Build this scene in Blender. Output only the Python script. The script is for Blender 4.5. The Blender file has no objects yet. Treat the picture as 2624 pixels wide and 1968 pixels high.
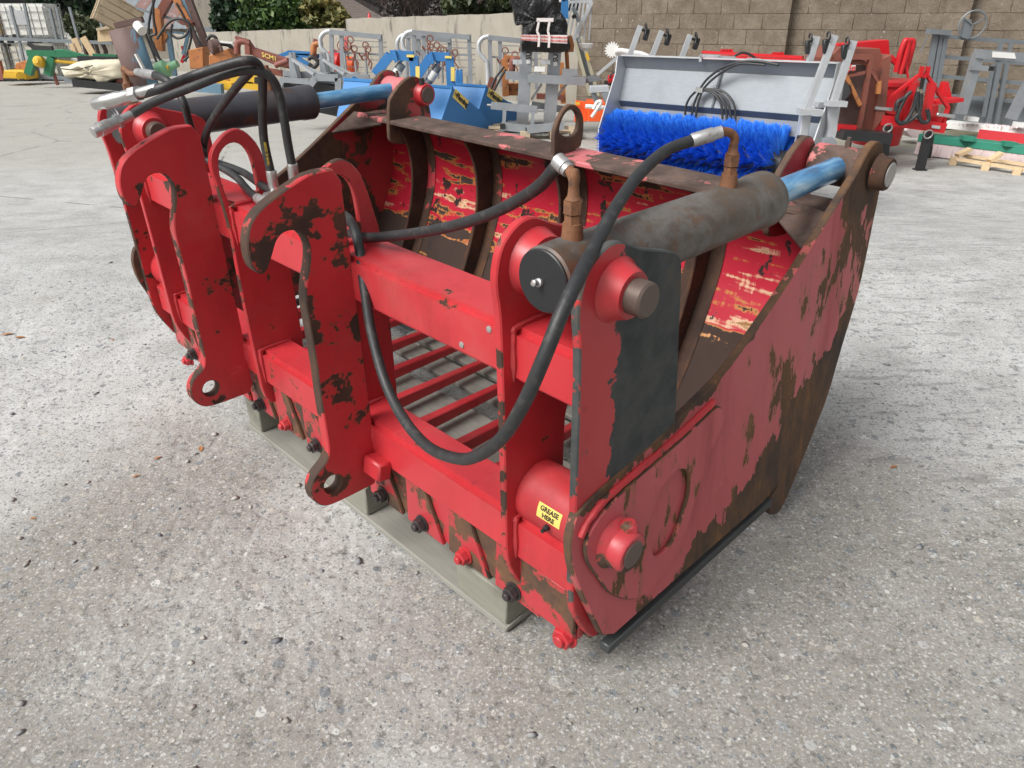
import bpy, bmesh, math, random
import numpy as np
from mathutils import Vector, Matrix, noise
random.seed(7)
SC = bpy.context.scene
COL = SC.collection
# ------------------------------------------------------------------ camera, sky, sun, exposure
FPX = 1906.0; CX, CY = 1312.0, 984.0; HC = 1.5
TH = math.atan(934 / FPX); SN, CS = math.sin(TH), math.cos(TH)
cam = bpy.data.cameras.new('camera'); camo = bpy.data.objects.new('camera', cam); COL.objects.link(camo)
camo.location = (0, 0, HC); camo.rotation_euler = (math.pi / 2 - TH, 0, 0)
cam.sensor_width = 36; cam.lens = 36 * FPX / 2624; cam.clip_start = .05; cam.clip_end = 500
SC.camera = camo
w = bpy.data.worlds.new('World'); SC.world = w; w.use_nodes = True
nt = w.node_tree; bgn = nt.nodes['Background']
sky = nt.nodes.new('ShaderNodeTexSky'); sky.sky_type = 'NISHITA'; sky.sun_disc = False
sky.sun_elevation = math.radians(48); sky.sun_rotation = math.radians(228); sky.dust_density = 7.0; sky.air_density = 1.6
hs = nt.nodes.new('ShaderNodeHueSaturation'); hs.inputs['Saturation'].default_value = .18
nt.links.new(sky.outputs[0], hs.inputs['Color']); nt.links.new(hs.outputs[0], bgn.inputs[0]); bgn.inputs[1].default_value = .076
sl = bpy.data.lights.new('sun', 'SUN'); sl.energy = 1.5; sl.angle = math.radians(24); sl.color = (1, .982, .955)
so = bpy.data.objects.new('sun', sl); COL.objects.link(so)
SUND = Vector((-.62, -.40, .70)).normalized(); so.rotation_euler = SUND.to_track_quat('Z', 'Y').to_euler(); so.location = SUND * 20
vs = SC.view_settings; vs.view_transform = 'Standard'; vs.look = 'None'; vs.gamma = 1; vs.exposure = 0.84
try: vs.use_curve_mapping = False
except Exception: pass
# ------------------------------------------------------------------ camera geometry helpers
def wray(px, py):
    a, b = (px - CX) / FPX, (py - CY) / FPX
    return Vector((a, -b * SN + CS, -b * CS - SN))
def at(px, py, y):                       # point seen at photo pixel, at distance y
    r = wray(px, py); return Vector((0, 0, HC)) + r * (y / r.y)
def onz(px, py, z):
    r = wray(px, py); return Vector((0, 0, HC)) + r * ((z - HC) / r.z)
def mperpx(y, z=1.0): return (y * CS - (z - HC) * SN) / FPX
# frame of the bucket (measured from its vanishing points)
RU = Vector((-.70266657, -.35003326, .61946461)); RV = Vector((.71143161, -.35930231, .60395937)); RZ = Vector((-.0111692, -.86508877, -.50149444))
def c2w(q): return Vector((q.x, -q.y * SN + q.z * CS, -q.y * CS - q.z * SN))
WU, WV, WZ = c2w(RU), c2w(RV), c2w(RZ)
U0, V0 = .69906136, .97379864
def b2w(u, v, z): return Vector((0, 0, HC)) + WU * (u + U0) + WV * (v + V0) + WZ * (z - 1.5)
BM = Matrix(((WV.x, WU.x, WZ.x), (WV.y, WU.y, WZ.y), (WV.z, WU.z, WZ.z))).to_4x4(); BM.translation = b2w(0, 0, 0)
def B(u, v, z): return Vector((v, u, z))
def _bray(px, py):
    q = Vector(((px - CX) / FPX, (py - CY) / FPX, 1)); return RU.dot(q), RV.dot(q), RZ.dot(q)
def PV(px, py, v):
    a, b, c = _bray(px, py); s = (v + V0) / b; return B(a * s - U0, v, 1.5 + c * s)
def PU(px, py, u):
    a, b, c = _bray(px, py); s = (u + U0) / a; return B(u, b * s - V0, 1.5 + c * s)
def PZ(px, py, z):
    a, b, c = _bray(px, py); s = (z - 1.5) / c; return B(a * s - U0, b * s - V0, z)
def sst(a, b, t):
    t = np.clip((t - a) / (b - a), 0, 1); return t * t * (3 - 2 * t)
def ground_z(x, y):
    zn = 1.5 + (-1.5 - WZ.x * np.clip(x, -6, 6) - WZ.y * y) / WZ.z
    return zn * (1 - sst(3.6, 6.6, y)) * sst(-6, -1, y)
# ------------------------------------------------------------------ mesh builder
def catmull(pts, n=8):
    P = [Vector(p) for p in pts]; P = [P[0] * 2 - P[1]] + P + [P[-1] * 2 - P[-2]]; out = []
    for i in range(1, len(P) - 2):
        a, b, c, d = P[i - 1:i + 3]
        for k in range(n):
            t = k / n
            out.append(.5 * ((2 * b) + (c - a) * t + (2 * a - 5 * b + 4 * c - d) * t * t + (3 * b - a - 3 * c + d) * t ** 3))
    out.append(P[-2]); return out
def chaikin(poly, it=2, keep=()):
    for _ in range(it):
        q = []
        for i, p in enumerate(poly):
            a, c = poly[i - 1], poly[(i + 1) % len(poly)]
            l1 = math.hypot(p[0] - a[0], p[1] - a[1]); l2 = math.hypot(c[0] - p[0], c[1] - p[1])
            f1 = min(.25, .03 / max(l1, 1e-6)); f2 = min(.25, .03 / max(l2, 1e-6))
            q += [(p[0] + (a[0] - p[0]) * f1, p[1] + (a[1] - p[1]) * f1), (p[0] + (c[0] - p[0]) * f2, p[1] + (c[1] - p[1]) * f2)]
        poly = q
    return poly
def circ(c, r, n=24, ry=None): return [(c[0] + r * math.cos(k * 2 * math.pi / n), c[1] + (ry or r) * math.sin(k * 2 * math.pi / n)) for k in range(n)]
class MB:
    def __init__(s): s.bm = bmesh.new(); s.w = s.bm.faces.layers.float.new('wear')
    def face(s, vs, wear=0):
        try: f = s.bm.faces.new(vs); f[s.w] = wear; return f
        except ValueError: return None
    def hexa(s, P, bev=0, wear=0):       # eight corners: 4 bottom, 4 top
        t = bmesh.new(); v = [t.verts.new(p) for p in P]
        for q in ((3, 2, 1, 0), (4, 5, 6, 7), (0, 1, 5, 4), (1, 2, 6, 5), (2, 3, 7, 6), (3, 0, 4, 7)): t.faces.new([v[i] for i in q])
        n0 = 6
        if bev: bmesh.ops.bevel(t, geom=t.edges[:], offset=bev, segments=2 if bev > .008 else 1, affect='EDGES', clamp_overlap=True)
        mp = {}
        for x in t.verts: mp[x] = s.bm.verts.new(x.co)
        for f in t.faces: s.face([mp[x] for x in f.verts], wear)
        t.free(); return s
    def box(s, c, d, rot=None, bev=0, wear=0):
        c = Vector(c); P = []
        for z in (-.5, .5):
            for x, y in ((-.5, -.5), (.5, -.5), (.5, .5), (-.5, .5)):
                q = Vector((x * d[0], y * d[1], z * d[2])); P.append(c + (rot @ q if rot else q))
        return s.hexa(P, bev, wear)
    def bar(s, p, q, w_, h=None, up=(0, 0, 1), bev=0, wear=0):
        p, q = Vector(p), Vector(q); h = h or w_; d = (q - p); L = d.length; d.normalize(); up = Vector(up)
        if abs(d.dot(up)) > .97: up = Vector((0, 1, 0))
        x = d.cross(up).normalized(); z = x.cross(d)
        R = Matrix((x, d, z)).transposed(); return s.box((p + q) / 2, (w_, L, h), R, bev, wear)
    def tube(s, pts, r, n=10, cap=True, wear=0):
        P = [Vector(p) for p in pts]; rings = []; up = None
        rr = r if isinstance(r, (list, tuple)) else [r] * len(P)
        for i, p in enumerate(P):
            t = (P[min(i + 1, len(P) - 1)] - P[max(i - 1, 0)]).normalized()
            if up is None:
                up = Vector((0, 0, 1)) if abs(t.z) < .9 else Vector((1, 0, 0))
            x = t.cross(up).normalized(); up = x.cross(t)
            rings.append([s.bm.verts.new(p + (x * math.cos(a) + up * math.sin(a)) * rr[i]) for a in [k * 2 * math.pi / n for k in range(n)]])
        for a, b in zip(rings, rings[1:]):
            for k in range(n): s.face([a[k], a[(k + 1) % n], b[(k + 1) % n], b[k]], wear)
        if cap: s.face(rings[0][::-1], wear); s.face(rings[-1], wear)
        return s
    def cyl(s, p, q, r, n=20, r2=None, cap=True, wear=0, ch=0):
        p, q = Vector(p), Vector(q)
        if ch:
            d = (q - p).normalized() * ch; return s.tube([p, p + d, q - d, q], [r - ch, r, r, r - ch], n, cap, wear)
        return s.tube([p, q], [r, r2 if r2 is not None else r], n, cap, wear)
    def ring(s, c, ax, r, rr, n=24, m=8, arc=2 * math.pi, a0=0):
        ax = Vector(ax).normalized(); x = ax.orthogonal().normalized(); y = ax.cross(x); c = Vector(c)
        full = arc > 6.28; pts = [c + (x * math.cos(a0 + arc * k / n) + y * math.sin(a0 + arc * k / n)) * r for k in range(n + 1)]
        return s.tube(pts, rr, m, not full)
    def prism(s, poly, o, ex, ey, t, holes=(), ch=.003, rim=1):
        """plate: outline poly (2D) in plane o,ex,ey; thickness t along ex x ey; chamfered rims"""
        o, ex, ey = Vector(o), Vector(ex), Vector(ey); ez = ex.cross(ey).normalized()
        def area(p): return sum(p[i - 1][0] * p[i][1] - p[i][0] * p[i - 1][1] for i in range(len(p)))
        loops = [list(poly) if area(poly) > 0 else list(poly)[::-1]] + [list(h) if area(h) < 0 else list(h)[::-1] for h in holes]
        e0, e1 = [], []
        for lp in loops:
            n = len(lp); ins = []
            for i in range(n):
                a, b, c = lp[i - 1], lp[i], lp[(i + 1) % n]
                d1 = Vector((b[0] - a[0], b[1] - a[1])); d2 = Vector((c[0] - b[0], c[1] - b[1]))
                if d1.length: d1.normalize()
                if d2.length: d2.normalize()
                nn = Vector((-d1.y - d2.y, d1.x + d2.x)); nn = nn.normalized() if nn.length > 1e-6 else Vector((0, 0))
                ins.append((b[0] + nn.x * ch, b[1] + nn.y * ch))
            def ring(pp, z): return [s.bm.verts.new(o + ex * p[0] + ey * p[1] + ez * z) for p in pp]
            R = [ring(ins, 0), ring(lp, ch), ring(lp, t - ch), ring(ins, t)]
            for k in range(3):
                for i in range(n):
                    j = (i + 1) % n; s.face([R[k][i], R[k][j], R[k + 1][j], R[k + 1][i]], rim if k == 1 else rim * .9)
            for R_, e in ((R[0], e0), (R[3], e1)):
                for i in range(n): e.append(s.bm.edges.get((R_[i], R_[(i + 1) % n])))
        for e, sg in ((e0, -1), (e1, 1)):
            g = bmesh.ops.triangle_fill(s.bm, use_beauty=True, edges=e, normal=ez * sg)
            for f in g['geom']:
                if isinstance(f, bmesh.types.BMFace):
                    f[s.w] = 0
                    f.normal_update()
                    if f.normal.dot(ez) * sg < 0: f.normal_flip()
        return s
    def lathe(s, prof, p, ax, n=20):     # prof: (distance along axis, radius)
        ax = Vector(ax).normalized(); p = Vector(p); return s.tube([p + ax * a for a, _ in prof], [max(r, .0005) for _, r in prof], n)
    def build(s, name, m, parent=None, label=None, angle=38, kind=None):
        bmesh.ops.recalc_face_normals(s.bm, faces=s.bm.faces[:])
        me = bpy.data.meshes.new(name); s.bm.to_mesh(me); s.bm.free()
        me.shade_smooth()
        try: me.set_sharp_from_angle(angle=math.radians(angle))
        except Exception: pass
        me.materials.append(m); o = bpy.data.objects.new(name, me); COL.objects.link(o)
        if parent: o.parent = parent
        if label: o['label'] = label
        if kind: o['kind'] = kind
        return o
def tag(o, label, cat, group=None):
    o['label'] = label; o['category'] = cat
    if group: o['group'] = group
    return o
def thing(name, label, cat, loc=(0, 0, 0), rz=0, group=None):
    o = bpy.data.objects.new(name, None); COL.objects.link(o); o.location = loc; o.rotation_euler = (0, 0, rz); o.empty_display_size = .1
    return tag(o, label, cat, group)
def raw(name, verts, faces, m, parent=None, smooth=False, attrs=None, kind=None):
    verts = np.asarray(verts, np.float32); faces = np.asarray(faces, np.int32); k = faces.shape[1]
    me = bpy.data.meshes.new(name); me.vertices.add(len(verts)); me.vertices.foreach_set('co', verts.ravel())
    me.loops.add(faces.size); me.loops.foreach_set('vertex_index', faces.ravel()); me.polygons.add(len(faces))
    me.polygons.foreach_set('loop_start', np.arange(0, faces.size, k, dtype=np.int32))
    me.update(calc_edges=True); me.validate()
    if attrs:
        for an, av in attrs.items():
            a = me.attributes.new(an, 'FLOAT', 'FACE' if len(av) == len(faces) else 'POINT'); a.data.foreach_set('value', np.asarray(av, np.float32))
    if smooth: me.shade_smooth()
    me.materials.append(m); o = bpy.data.objects.new(name, me); COL.objects.link(o)
    if parent: o.parent = parent
    if kind: o['kind'] = kind
    return o
def twin(o, parent, loc=None, label=None):     # copy of one object sharing its mesh
    c = o.copy(); COL.objects.link(c); c.parent = parent
    if loc is not None: c.location = loc
    if label: c['label'] = label
    return c
def copy_tree(o, loc, rz=None, label=None):
    c = o.copy(); COL.objects.link(c); c.location = loc
    if rz is not None: c.rotation_euler = (0, 0, rz)
    if label: c['label'] = label
    for ch in o.children:
        d = ch.copy(); COL.objects.link(d); d.parent = c
        for g in ch.children:
            e = g.copy(); COL.objects.link(e); e.parent = d
    return c
def text_mesh(s, size, ext=0.0006, bold=0.0):
    cu = bpy.data.curves.new('lettering', 'FONT'); cu.body = s; cu.size = size; cu.align_x = 'CENTER'; cu.align_y = 'CENTER'; cu.extrude = ext; cu.resolution_u = 3; cu.offset = bold
    o = bpy.data.objects.new('lettering', cu); COL.objects.link(o); bpy.context.view_layer.update()
    me = bpy.data.meshes.new_from_object(o.evaluated_get(bpy.context.evaluated_depsgraph_get())); COL.objects.unlink(o); bpy.data.objects.remove(o); return me
def lettering(s, size, m, parent, fn, bold=0.0):
    me = text_mesh(s, size, bold=bold)
    for v in me.vertices: v.co = fn(v.co)
    me.materials.clear(); me.materials.append(m); o = bpy.data.objects.new('lettering', me); COL.objects.link(o); o.parent = parent; return o
# ------------------------------------------------------------------ materials
class NT:
    def __init__(s, name):
        s.m = bpy.data.materials.new(name); s.m.use_nodes = True; s.t = s.m.node_tree; s.b = s.t.nodes['Principled BSDF']
        s.tc = s.t.nodes.new('ShaderNodeTexCoord')
    def n(s, typ, ins=None, **kw):
        x = s.t.nodes.new('ShaderNode' + typ)
        for k, v in kw.items(): setattr(x, k, v)
        for k, v in (ins or {}).items(): s.set(x.inputs[k], v)
        return x
    def set(s, sock, v):
        if isinstance(v, bpy.types.NodeSocket): s.t.links.new(v, sock)
        elif isinstance(v, bpy.types.Node): s.t.links.new(v.outputs[0], sock)
        else:
            if sock.type == 'RGBA' and len(v) == 3: v = (*v, 1)
            sock.default_value = v
    def mt(s, op, a, b=0.0, c=None, clamp=False):
        x = s.t.nodes.new('ShaderNodeMath'); x.operation = op; x.use_clamp = clamp; s.set(x.inputs[0], a); s.set(x.inputs[1], b)
        if c is not None: s.set(x.inputs[2], c)
        return x.outputs[0]
    def mix(s, f, a, b, blend='MIX'):
        x = s.t.nodes.new('ShaderNodeMix'); x.data_type = 'RGBA'; x.blend_type = blend
        s.set(x.inputs[0], f); s.set(x.inputs[6], a); s.set(x.inputs[7], b); return x.outputs[2]
    def noise(s, sc, det=4, rough=.55, vec=None, dist=0):
        x = s.n('TexNoise', {'Scale': sc, 'Detail': det, 'Roughness': rough, 'Distortion': dist}); s.set(x.inputs['Vector'], vec if vec is not None else s.tc.outputs['Object']); return x.outputs[0]
    def smap(s, scale, vec=None, rot=(0, 0, 0)):
        x = s.n('Mapping', {'Scale': scale, 'Rotation': rot}); s.set(x.inputs['Vector'], vec if vec is not None else s.tc.outputs['Object']); return x.outputs[0]
    def step(s, v, a, b):
        x = s.n('MapRange', {'From Min': a, 'From Max': b}, interpolation_type='SMOOTHSTEP', clamp=True); s.set(x.inputs[0], v); return x.outputs[0]
    def ramp(s, v, stops):
        x = s.t.nodes.new('ShaderNodeValToRGB'); cr = x.color_ramp
        while len(cr.elements) < len(stops): cr.elements.new(.5)
        for e, (p, c) in zip(cr.elements, stops): e.position = p; e.color = (*c, 1) if len(c) == 3 else c
        s.set(x.inputs[0], v); return x.outputs[0]
    def sep(s, vec=None):
        x = s.t.nodes.new('ShaderNodeSeparateXYZ'); s.set(x.inputs[0], vec if vec is not None else s.tc.outputs['Object']); return x.outputs
    def attr(s, name): return s.n('Attribute', attribute_name=name).outputs['Fac']
    def bump(s, h, strength=.3, dist=.002):
        x = s.n('Bump', {'Strength': strength, 'Distance': dist}); s.set(x.inputs['Height'], h); s.set(s.b.inputs['Normal'], x.outputs[0])
    def out(s, col, rough=.5, metal=0.0, spec=None):
        s.set(s.b.inputs['Base Color'], col); s.set(s.b.inputs['Roughness'], rough); s.set(s.b.inputs['Metallic'], metal)
        if spec is not None: s.set(s.b.inputs['Specular IOR Level'], spec)
        return s.m
RUST = [(.25, (.018, .011, .009)), (.5, (.055, .03, .02)), (.68, (.10, .045, .022)), (.85, (.26, .10, .03))]
def paint(name, base, chips=.5, rim=.18, area=None, rough=.31, fade=(.84, 1.18), stretch=(1, 1, 1), rust=RUST, scale=14, halo=(.24, .10, .05), hw=.03, zs=2.3, zw=.75):
    g = NT(name); oi = g.n('ObjectInfo').outputs['Random']
    v = g.smap(stretch, g.n('VectorMath', {0: g.tc.outputs['Object'], 1: g.n('CombineXYZ', {0: g.mt('MULTIPLY', oi, 23.0), 1: g.mt('MULTIPLY', oi, 31.0), 2: g.mt('MULTIPLY', oi, 17.0)}).outputs[0]}, operation='ADD').outputs[0])
    chip = g.noise(scale, 9, .62, v); zone = g.noise(zs, 3, .5, v)
    val = g.mt('ADD', chip, g.mt('MULTIPLY', g.mt('SUBTRACT', zone, .5), zw))
    val = g.mt('ADD', val, g.mt('MULTIPLY', g.attr('wear'), rim))
    if area: val = g.mt('ADD', val, area(g, v))
    th = 1.02 - chips * .55
    cm = g.step(val, th - .006, th + .006); hm = g.step(val, th - hw, th - .004)
    tone = g.noise(5, 5, .6, v)
    col = g.mix(tone, tuple(c * fade[0] for c in base), tuple(min(1, c * fade[1] + .012) for c in base))
    smut = g.step(g.noise(30, 6, .7, v), .60, .72); col = g.mix(g.mt('MULTIPLY', smut, .35), col, tuple(c * .35 + .01 for c in base))
    scr = g.step(g.noise(1, 4, .6, g.smap((4, 70, 9), v, (.3, .2, .5))), .66, .72); col = g.mix(g.mt('MULTIPLY', scr, .22), col, tuple(min(1, c * 1.25 + .10) for c in base))
    dirt = g.step(g.noise(3.4, 7, .68, g.smap((1, 1, .35), v)), .48, .70); col = g.mix(g.mt('MULTIPLY', dirt, .42), col, tuple(c * .42 + .006 for c in base)); dust = g.step(g.noise(2.1, 8, .72, v), .50, .74); col = g.mix(g.mt('MULTIPLY', dust, .16), col, (.34, .24, .21))
    rv = g.noise(9, 8, .7, v); rc = g.ramp(rv, rust)
    col = g.mix(g.mt('MULTIPLY', hm, .75), col, g.mix(rv, halo, tuple(c * .6 for c in base)))
    col = g.mix(cm, col, rc)
    fine = g.noise(160, 3, .6, v)
    g.bump(g.mt('ADD', g.mt('MULTIPLY', cm, -.8), g.mt('ADD', g.mt('MULTIPLY', fine, .12), g.mt('MULTIPLY', tone, .25))), .35, .0015)
    return g.out(col, g.mt('ADD', g.mt('MULTIPLY', cm, .42), g.mt('ADD', rough, g.mt('ADD', g.mt('MULTIPLY', tone, .10), g.mt('MULTIPLY', dirt, .18)))))
def simple(name, base, rough=.5, metal=0.0, var=.25, sc=6, bump=0.0, bsc=60, stretch=(1, 1, 1), dirt=None):
    g = NT(name); v = g.smap(stretch); t = g.noise(sc, 6, .6, v)
    col = g.mix(t, tuple(c * (1 - var) for c in base), tuple(min(1, c * (1 + var)) for c in base))
    if dirt: col = g.mix(g.step(g.noise(sc * 1.7, 8, .65, v), .52, .68), col, dirt)
    if bump: g.bump(g.noise(bsc, 5, .6, v), bump, .004)
    return g.out(col, g.mt('ADD', rough - .08, g.mt('MULTIPLY', t, .16)), metal)
RED = (.48, .026, .034)
M = {}
M['red'] = paint('red_paint', RED, .53, .16)
def _hook(g, v):
    x, y, z = g.sep(); d = lambda cx, cz: g.mt('SQRT', g.mt('ADD', g.mt('POWER', g.mt('ADD', x, -cx), 2), g.mt('POWER', g.mt('ADD', z, -cz), 2)))
    r1 = g.mt('MULTIPLY', g.step(d(-.215, .925), .105, .055), .12); r2 = g.mt('MULTIPLY', g.step(d(-.205, .262), .085, .035), .15); return g.mt('ADD', g.mt('ADD', r1, r2), g.mt('MULTIPLY', g.step(d(-.13, .62), .24, .05), .05))
M['red_edge'] = paint('red_paint_hook', RED, .60, .15, area=_hook, scale=11)
M['grime'] = paint('rust_stained_red_paint', (.43, .03, .04), .92, .12, scale=13, zs=8, zw=.6, rust=[(.25, (.03, .02, .016)), (.45, (.08, .045, .03)), (.6, (.14, .07, .035)), (.8, (.32, .15, .05))], hw=.05)
def _tr(g, v):      # EP near outer: bare steel forward of the red part
    x, y, z = g.sep(); return g.mt('MULTIPLY', g.step(g.mt('ADD', x, g.mt('MULTIPLY', g.mt('SUBTRACT', g.noise(7, 8, .65), .5), .16)), -.012, .012), 1.2)
M['red_worn'] = paint('worn_end_plate', RED, .52, .3, area=_tr, rust=[(.25, (.022, .028, .030)), (.45, (.042, .050, .051)), (.60, (.070, .074, .071)), (.70, (.10, .068, .042)), (.85, (.19, .095, .04))])
def _side(g, v):
    x, y, z = g.sep()
    n1 = g.mt('MULTIPLY', g.mt('SUBTRACT', g.noise(6, 9, .68, g.smap((1.6, 1, .7), None, (0, -.6, 0))), .5), .42)
    zb = g.mt('ADD', .135, g.mt('MULTIPLY', x, g.mt('ADD', .12, g.mt('MULTIPLY', x, .28))))     # rust creeps up from the lower front
    a = g.step(g.mt('ADD', g.mt('SUBTRACT', zb, z), n1), -.02, .04)
    ze = g.mt('MAXIMUM', g.mt('ADD', .574, g.mt('MULTIPLY', x, .17)), g.mt('ADD', .433, g.mt('MULTIPLY', x, .575)))
    e = g.step(g.mt('ADD', g.mt('SUBTRACT', z, ze), g.mt('MULTIPLY', n1, .45)), -.022, -.006)   # bare strip along the sloping rim
    top = g.step(g.mt('ADD', g.mt('ADD', z, n1), g.mt('MULTIPLY', x, .25)), 1.11, 1.24)
    return g.mt('ADD', g.mt('MULTIPLY', g.mt('MAXIMUM', g.mt('MAXIMUM', a, e), top), .36), g.mt('MULTIPLY', g.mt('SUBTRACT', g.noise(11, 8, .7, g.smap((2.2, 1, .55), None, (0, -.5, 0))), .5), .22))
M['side'] = paint('faded_side_paint', (.47, .078, .092), .76, .22, area=_side, stretch=(1.6, 1, .65), scale=9, rust=[(.3, (.035, .027, .024)), (.46, (.075, .045, .03)), (.58, (.12, .062, .03)), (.72, (.22, .105, .04))], rough=.45, halo=(.32, .15, .055), hw=.055)
def shellmat():
    g = NT('scratched_inner_paint'); x, y, z = g.sep(); tone = g.noise(4, 5, .6)
    fine = g.noise(1, 6, .7, g.smap((40, 70, 10))); band = g.noise(1, 3, .55, g.smap((5, 3.6, 23))); chip = g.noise(9, 9, .65)
    j = g.mt('MULTIPLY', g.mt('SUBTRACT', fine, .5), .22)
    bz = g.mt('ADD', band, j)
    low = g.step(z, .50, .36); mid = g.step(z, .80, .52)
    red = g.mix(tone, (.33, .010, .026), (.50, .020, .042))
    scr = g.step(g.mt('ADD', bz, g.mt('MULTIPLY', mid, .075)), .64, .72); core = g.step(g.mt('ADD', bz, g.mt('MULTIPLY', mid, .07)), .70, .76)
    col = g.mix(g.mt('MULTIPLY', scr, .9), red, g.mix(fine, (.58, .30, .14), (.74, .60, .44)))
    col = g.mix(core, col, g.mix(chip, (.10, .05, .02), (.42, .20, .05)))
    lv = g.mt('ADD', g.mt('MULTIPLY', low, .30), g.mt('SUBTRACT', .72, bz)); lowm = g.step(lv, .33, .36); rim_ = g.step(lv, .28, .345); col = g.mix(rim_, col, (.46, .20, .05)); col = g.mix(lowm, col, g.mix(chip, (.022, .014, .012), (.062, .034, .025)))
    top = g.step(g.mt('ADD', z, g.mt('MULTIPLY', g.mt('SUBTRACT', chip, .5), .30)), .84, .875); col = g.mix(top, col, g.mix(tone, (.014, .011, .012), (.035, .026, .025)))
    sp = g.step(g.mt('ADD', chip, g.mt('MULTIPLY', g.noise(2, 3), .2)), .70, .72); col = g.mix(sp, col, (.03, .02, .018))
    g.bump(g.mt('ADD', lowm, g.mt('ADD', sp, scr)), .25, .001); return g.out(col, g.mt('ADD', .32, g.mt('MULTIPLY', g.mt('MAXIMUM', lowm, top), .6)))
M['shell'] = shellmat()
DUST = [(.22, (.026, .018, .015)), (.45, (.07, .046, .037)), (.6, (.12, .08, .065)), (.8, (.17, .085, .05))]
M['rust'] = paint('worn_rusty_steel', (.52, .14, .15), 1.08, .05, scale=6, rough=.5, rust=DUST)  # pink base: sky glare on leftover red put into the paint colour
M['rib'] = paint('dark_rusty_rib', (.40, .03, .045), 1.22, .05, scale=6, rough=.5)
M['rust_red'] = paint('half_rusty_paint', (.43, .035, .045), .98, .2, scale=7, rust=[(.25, (.03, .02, .016)), (.45, (.075, .045, .032)), (.6, (.12, .065, .038)), (.8, (.28, .13, .045))])
M['blade'] = simple('dark_blade_steel', (.055, .06, .062), .5, .3, .3, 9)
def _bar():
    g = NT('cylinder_barrel'); t = g.noise(5, 7, .65, dist=.4); r = g.noise(11, 8, .7)
    col = g.ramp(t, [(.28, (.06, .038, .026)), (.40, (.085, .072, .062)), (.5, (.145, .135, .125)), (.6, (.10, .08, .064)), (.72, (.17, .085, .04))])
    col = g.mix(g.mt('MULTIPLY', g.step(r, .50, .66), .8), col, (.135, .065, .033)); col = g.mix(g.step(g.noise(26, 6, .7), .62, .7), col, (.05, .04, .035)); g.bump(g.noise(90, 4, .6), .2, .001); return g.out(col, .46, .15)
M['barrel'] = _bar()
def _bar2():
    g = NT('dark_cylinder_barrel'); t = g.noise(5, 7, .65); r = g.noise(11, 8, .7)
    col = g.ramp(t, [(.3, (.035, .03, .03)), (.5, (.06, .062, .075)), (.7, (.075, .055, .045))])
    col = g.mix(g.step(r, .55, .7), col, (.11, .055, .03)); g.bump(g.noise(90, 4, .6), .2, .001); return g.out(col, .38, .2)
M['barrel_dark'] = _bar2()
def _rod():
    g = NT('blue_greased_rod'); v = g.smap((1.2, 7, 7)); t = g.noise(4, 5, .55, v, .3)
    col = g.ramp(t, [(.30, (.06, .13, .26)), (.42, (.08, .27, .52)), (.58, (.22, .45, .68)), (.72, (.55, .68, .78))]); g.bump(g.noise(14, 6, .6, v), .3, .003); return g.out(col, .22, .25)  # pale stops put the lit top's white-blue sheen into the grease colour
M['rod'] = _rod()
M['dark'] = simple('black_painted_steel', (.022, .023, .025), .42, .1, .35, 8)
M['rubber'] = simple('black_rubber_hose', (.024, .025, .027), .5, 0, .4, 22, .2, 140, dirt=(.055, .053, .050))
M['steel'] = simple('zinc_plated_steel', (.55, .55, .54), .33, .85, .2, 20)
M['steel_dull'] = simple('dull_hose_ferrule', (.42, .42, .42), .45, .6, .3, 30, dirt=(.25, .2, .16))
M['rustpipe'] = simple('rusted_pipe', (.19, .085, .04), .75, 0, .6, 24, .5, 110, dirt=(.075, .045, .035))
M['pinsteel'] = simple('bare_pin_steel', (.13, .095, .08), .45, .4, .4, 14)
M['bright'] = simple('bright_pin_end', (.38, .37, .35), .45, .4, .15, 20)
M['bolt'] = simple('oiled_bolt', (.05, .045, .045), .42, .3, .4, 30)
M['blackink'] = simple('black_print', (.02, .02, .02), .5)
M['sticker'] = simple('yellow_sticker', (.80, .62, .16), .45, 0, .08, 30)
M['yellowink'] = simple('yellow_print', (.75, .55, .05), .5)
def _wood(name, a, b, stretch=(1.2, 14, 14)):
    g = NT(name); v = g.smap(stretch); t = g.noise(4, 8, .65, v, .4); f = g.noise(30, 4, .6, v)
    col = g.mix(t, a, b); col = g.mix(g.step(g.noise(3.1, 6, .6), .55, .75), col, tuple(c * .72 for c in a)); g.bump(g.mt('ADD', t, f), .35, .002); return g.out(col, .8)
M['pallet'] = _wood('weathered_pallet_wood', (.17, .165, .14), (.33, .32, .285), (14, 1.2, 14))
M['pallet_x'] = _wood('weathered_block_wood', (.17, .168, .135), (.29, .283, .235), (14, 1.4, 14))
M['newwood'] = _wood('fresh_pallet_wood', (.52, .38, .22), (.68, .52, .33))
M['oldwood'] = _wood('crate_wood', (.36, .28, .19), (.52, .43, .31))
def _galv(name, base=(.50, .53, .56), rough=.42, metal=.55):
    g = NT(name); t = g.noise(7, 6, .6); s_ = g.n('TexVoronoi', {'Scale': 26}); col = g.mix(t, tuple(c * .8 for c in base), tuple(min(1, c * 1.18) for c in base))
    col = g.mix(g.mt('MULTIPLY', g.n('SeparateColor', {0: s_.outputs['Color']}).outputs[0], .22), col, tuple(c * .72 for c in base)); return g.out(col, g.mt('ADD', rough - .1, g.mt('MULTIPLY', t, .2)), metal)
M['galv'] = _galv('galvanised_steel', (.36, .385, .41)); M['galv_old'] = _galv('weathered_galvanised_steel', (.22, .245, .265), .55, .4)
M['galv_sheet'] = _galv('galvanised_sheet', (.27, .295, .32), .5, .3); M['galv_dark'] = _galv('shaded_blue_grey_sheet', (.10, .135, .19), .5, .3); M['galv_white'] = _galv('new_galvanised_steel', (.54, .56, .58), .4, .35)  # galv_dark holds the shade of the folded-under lip in its colour
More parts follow.
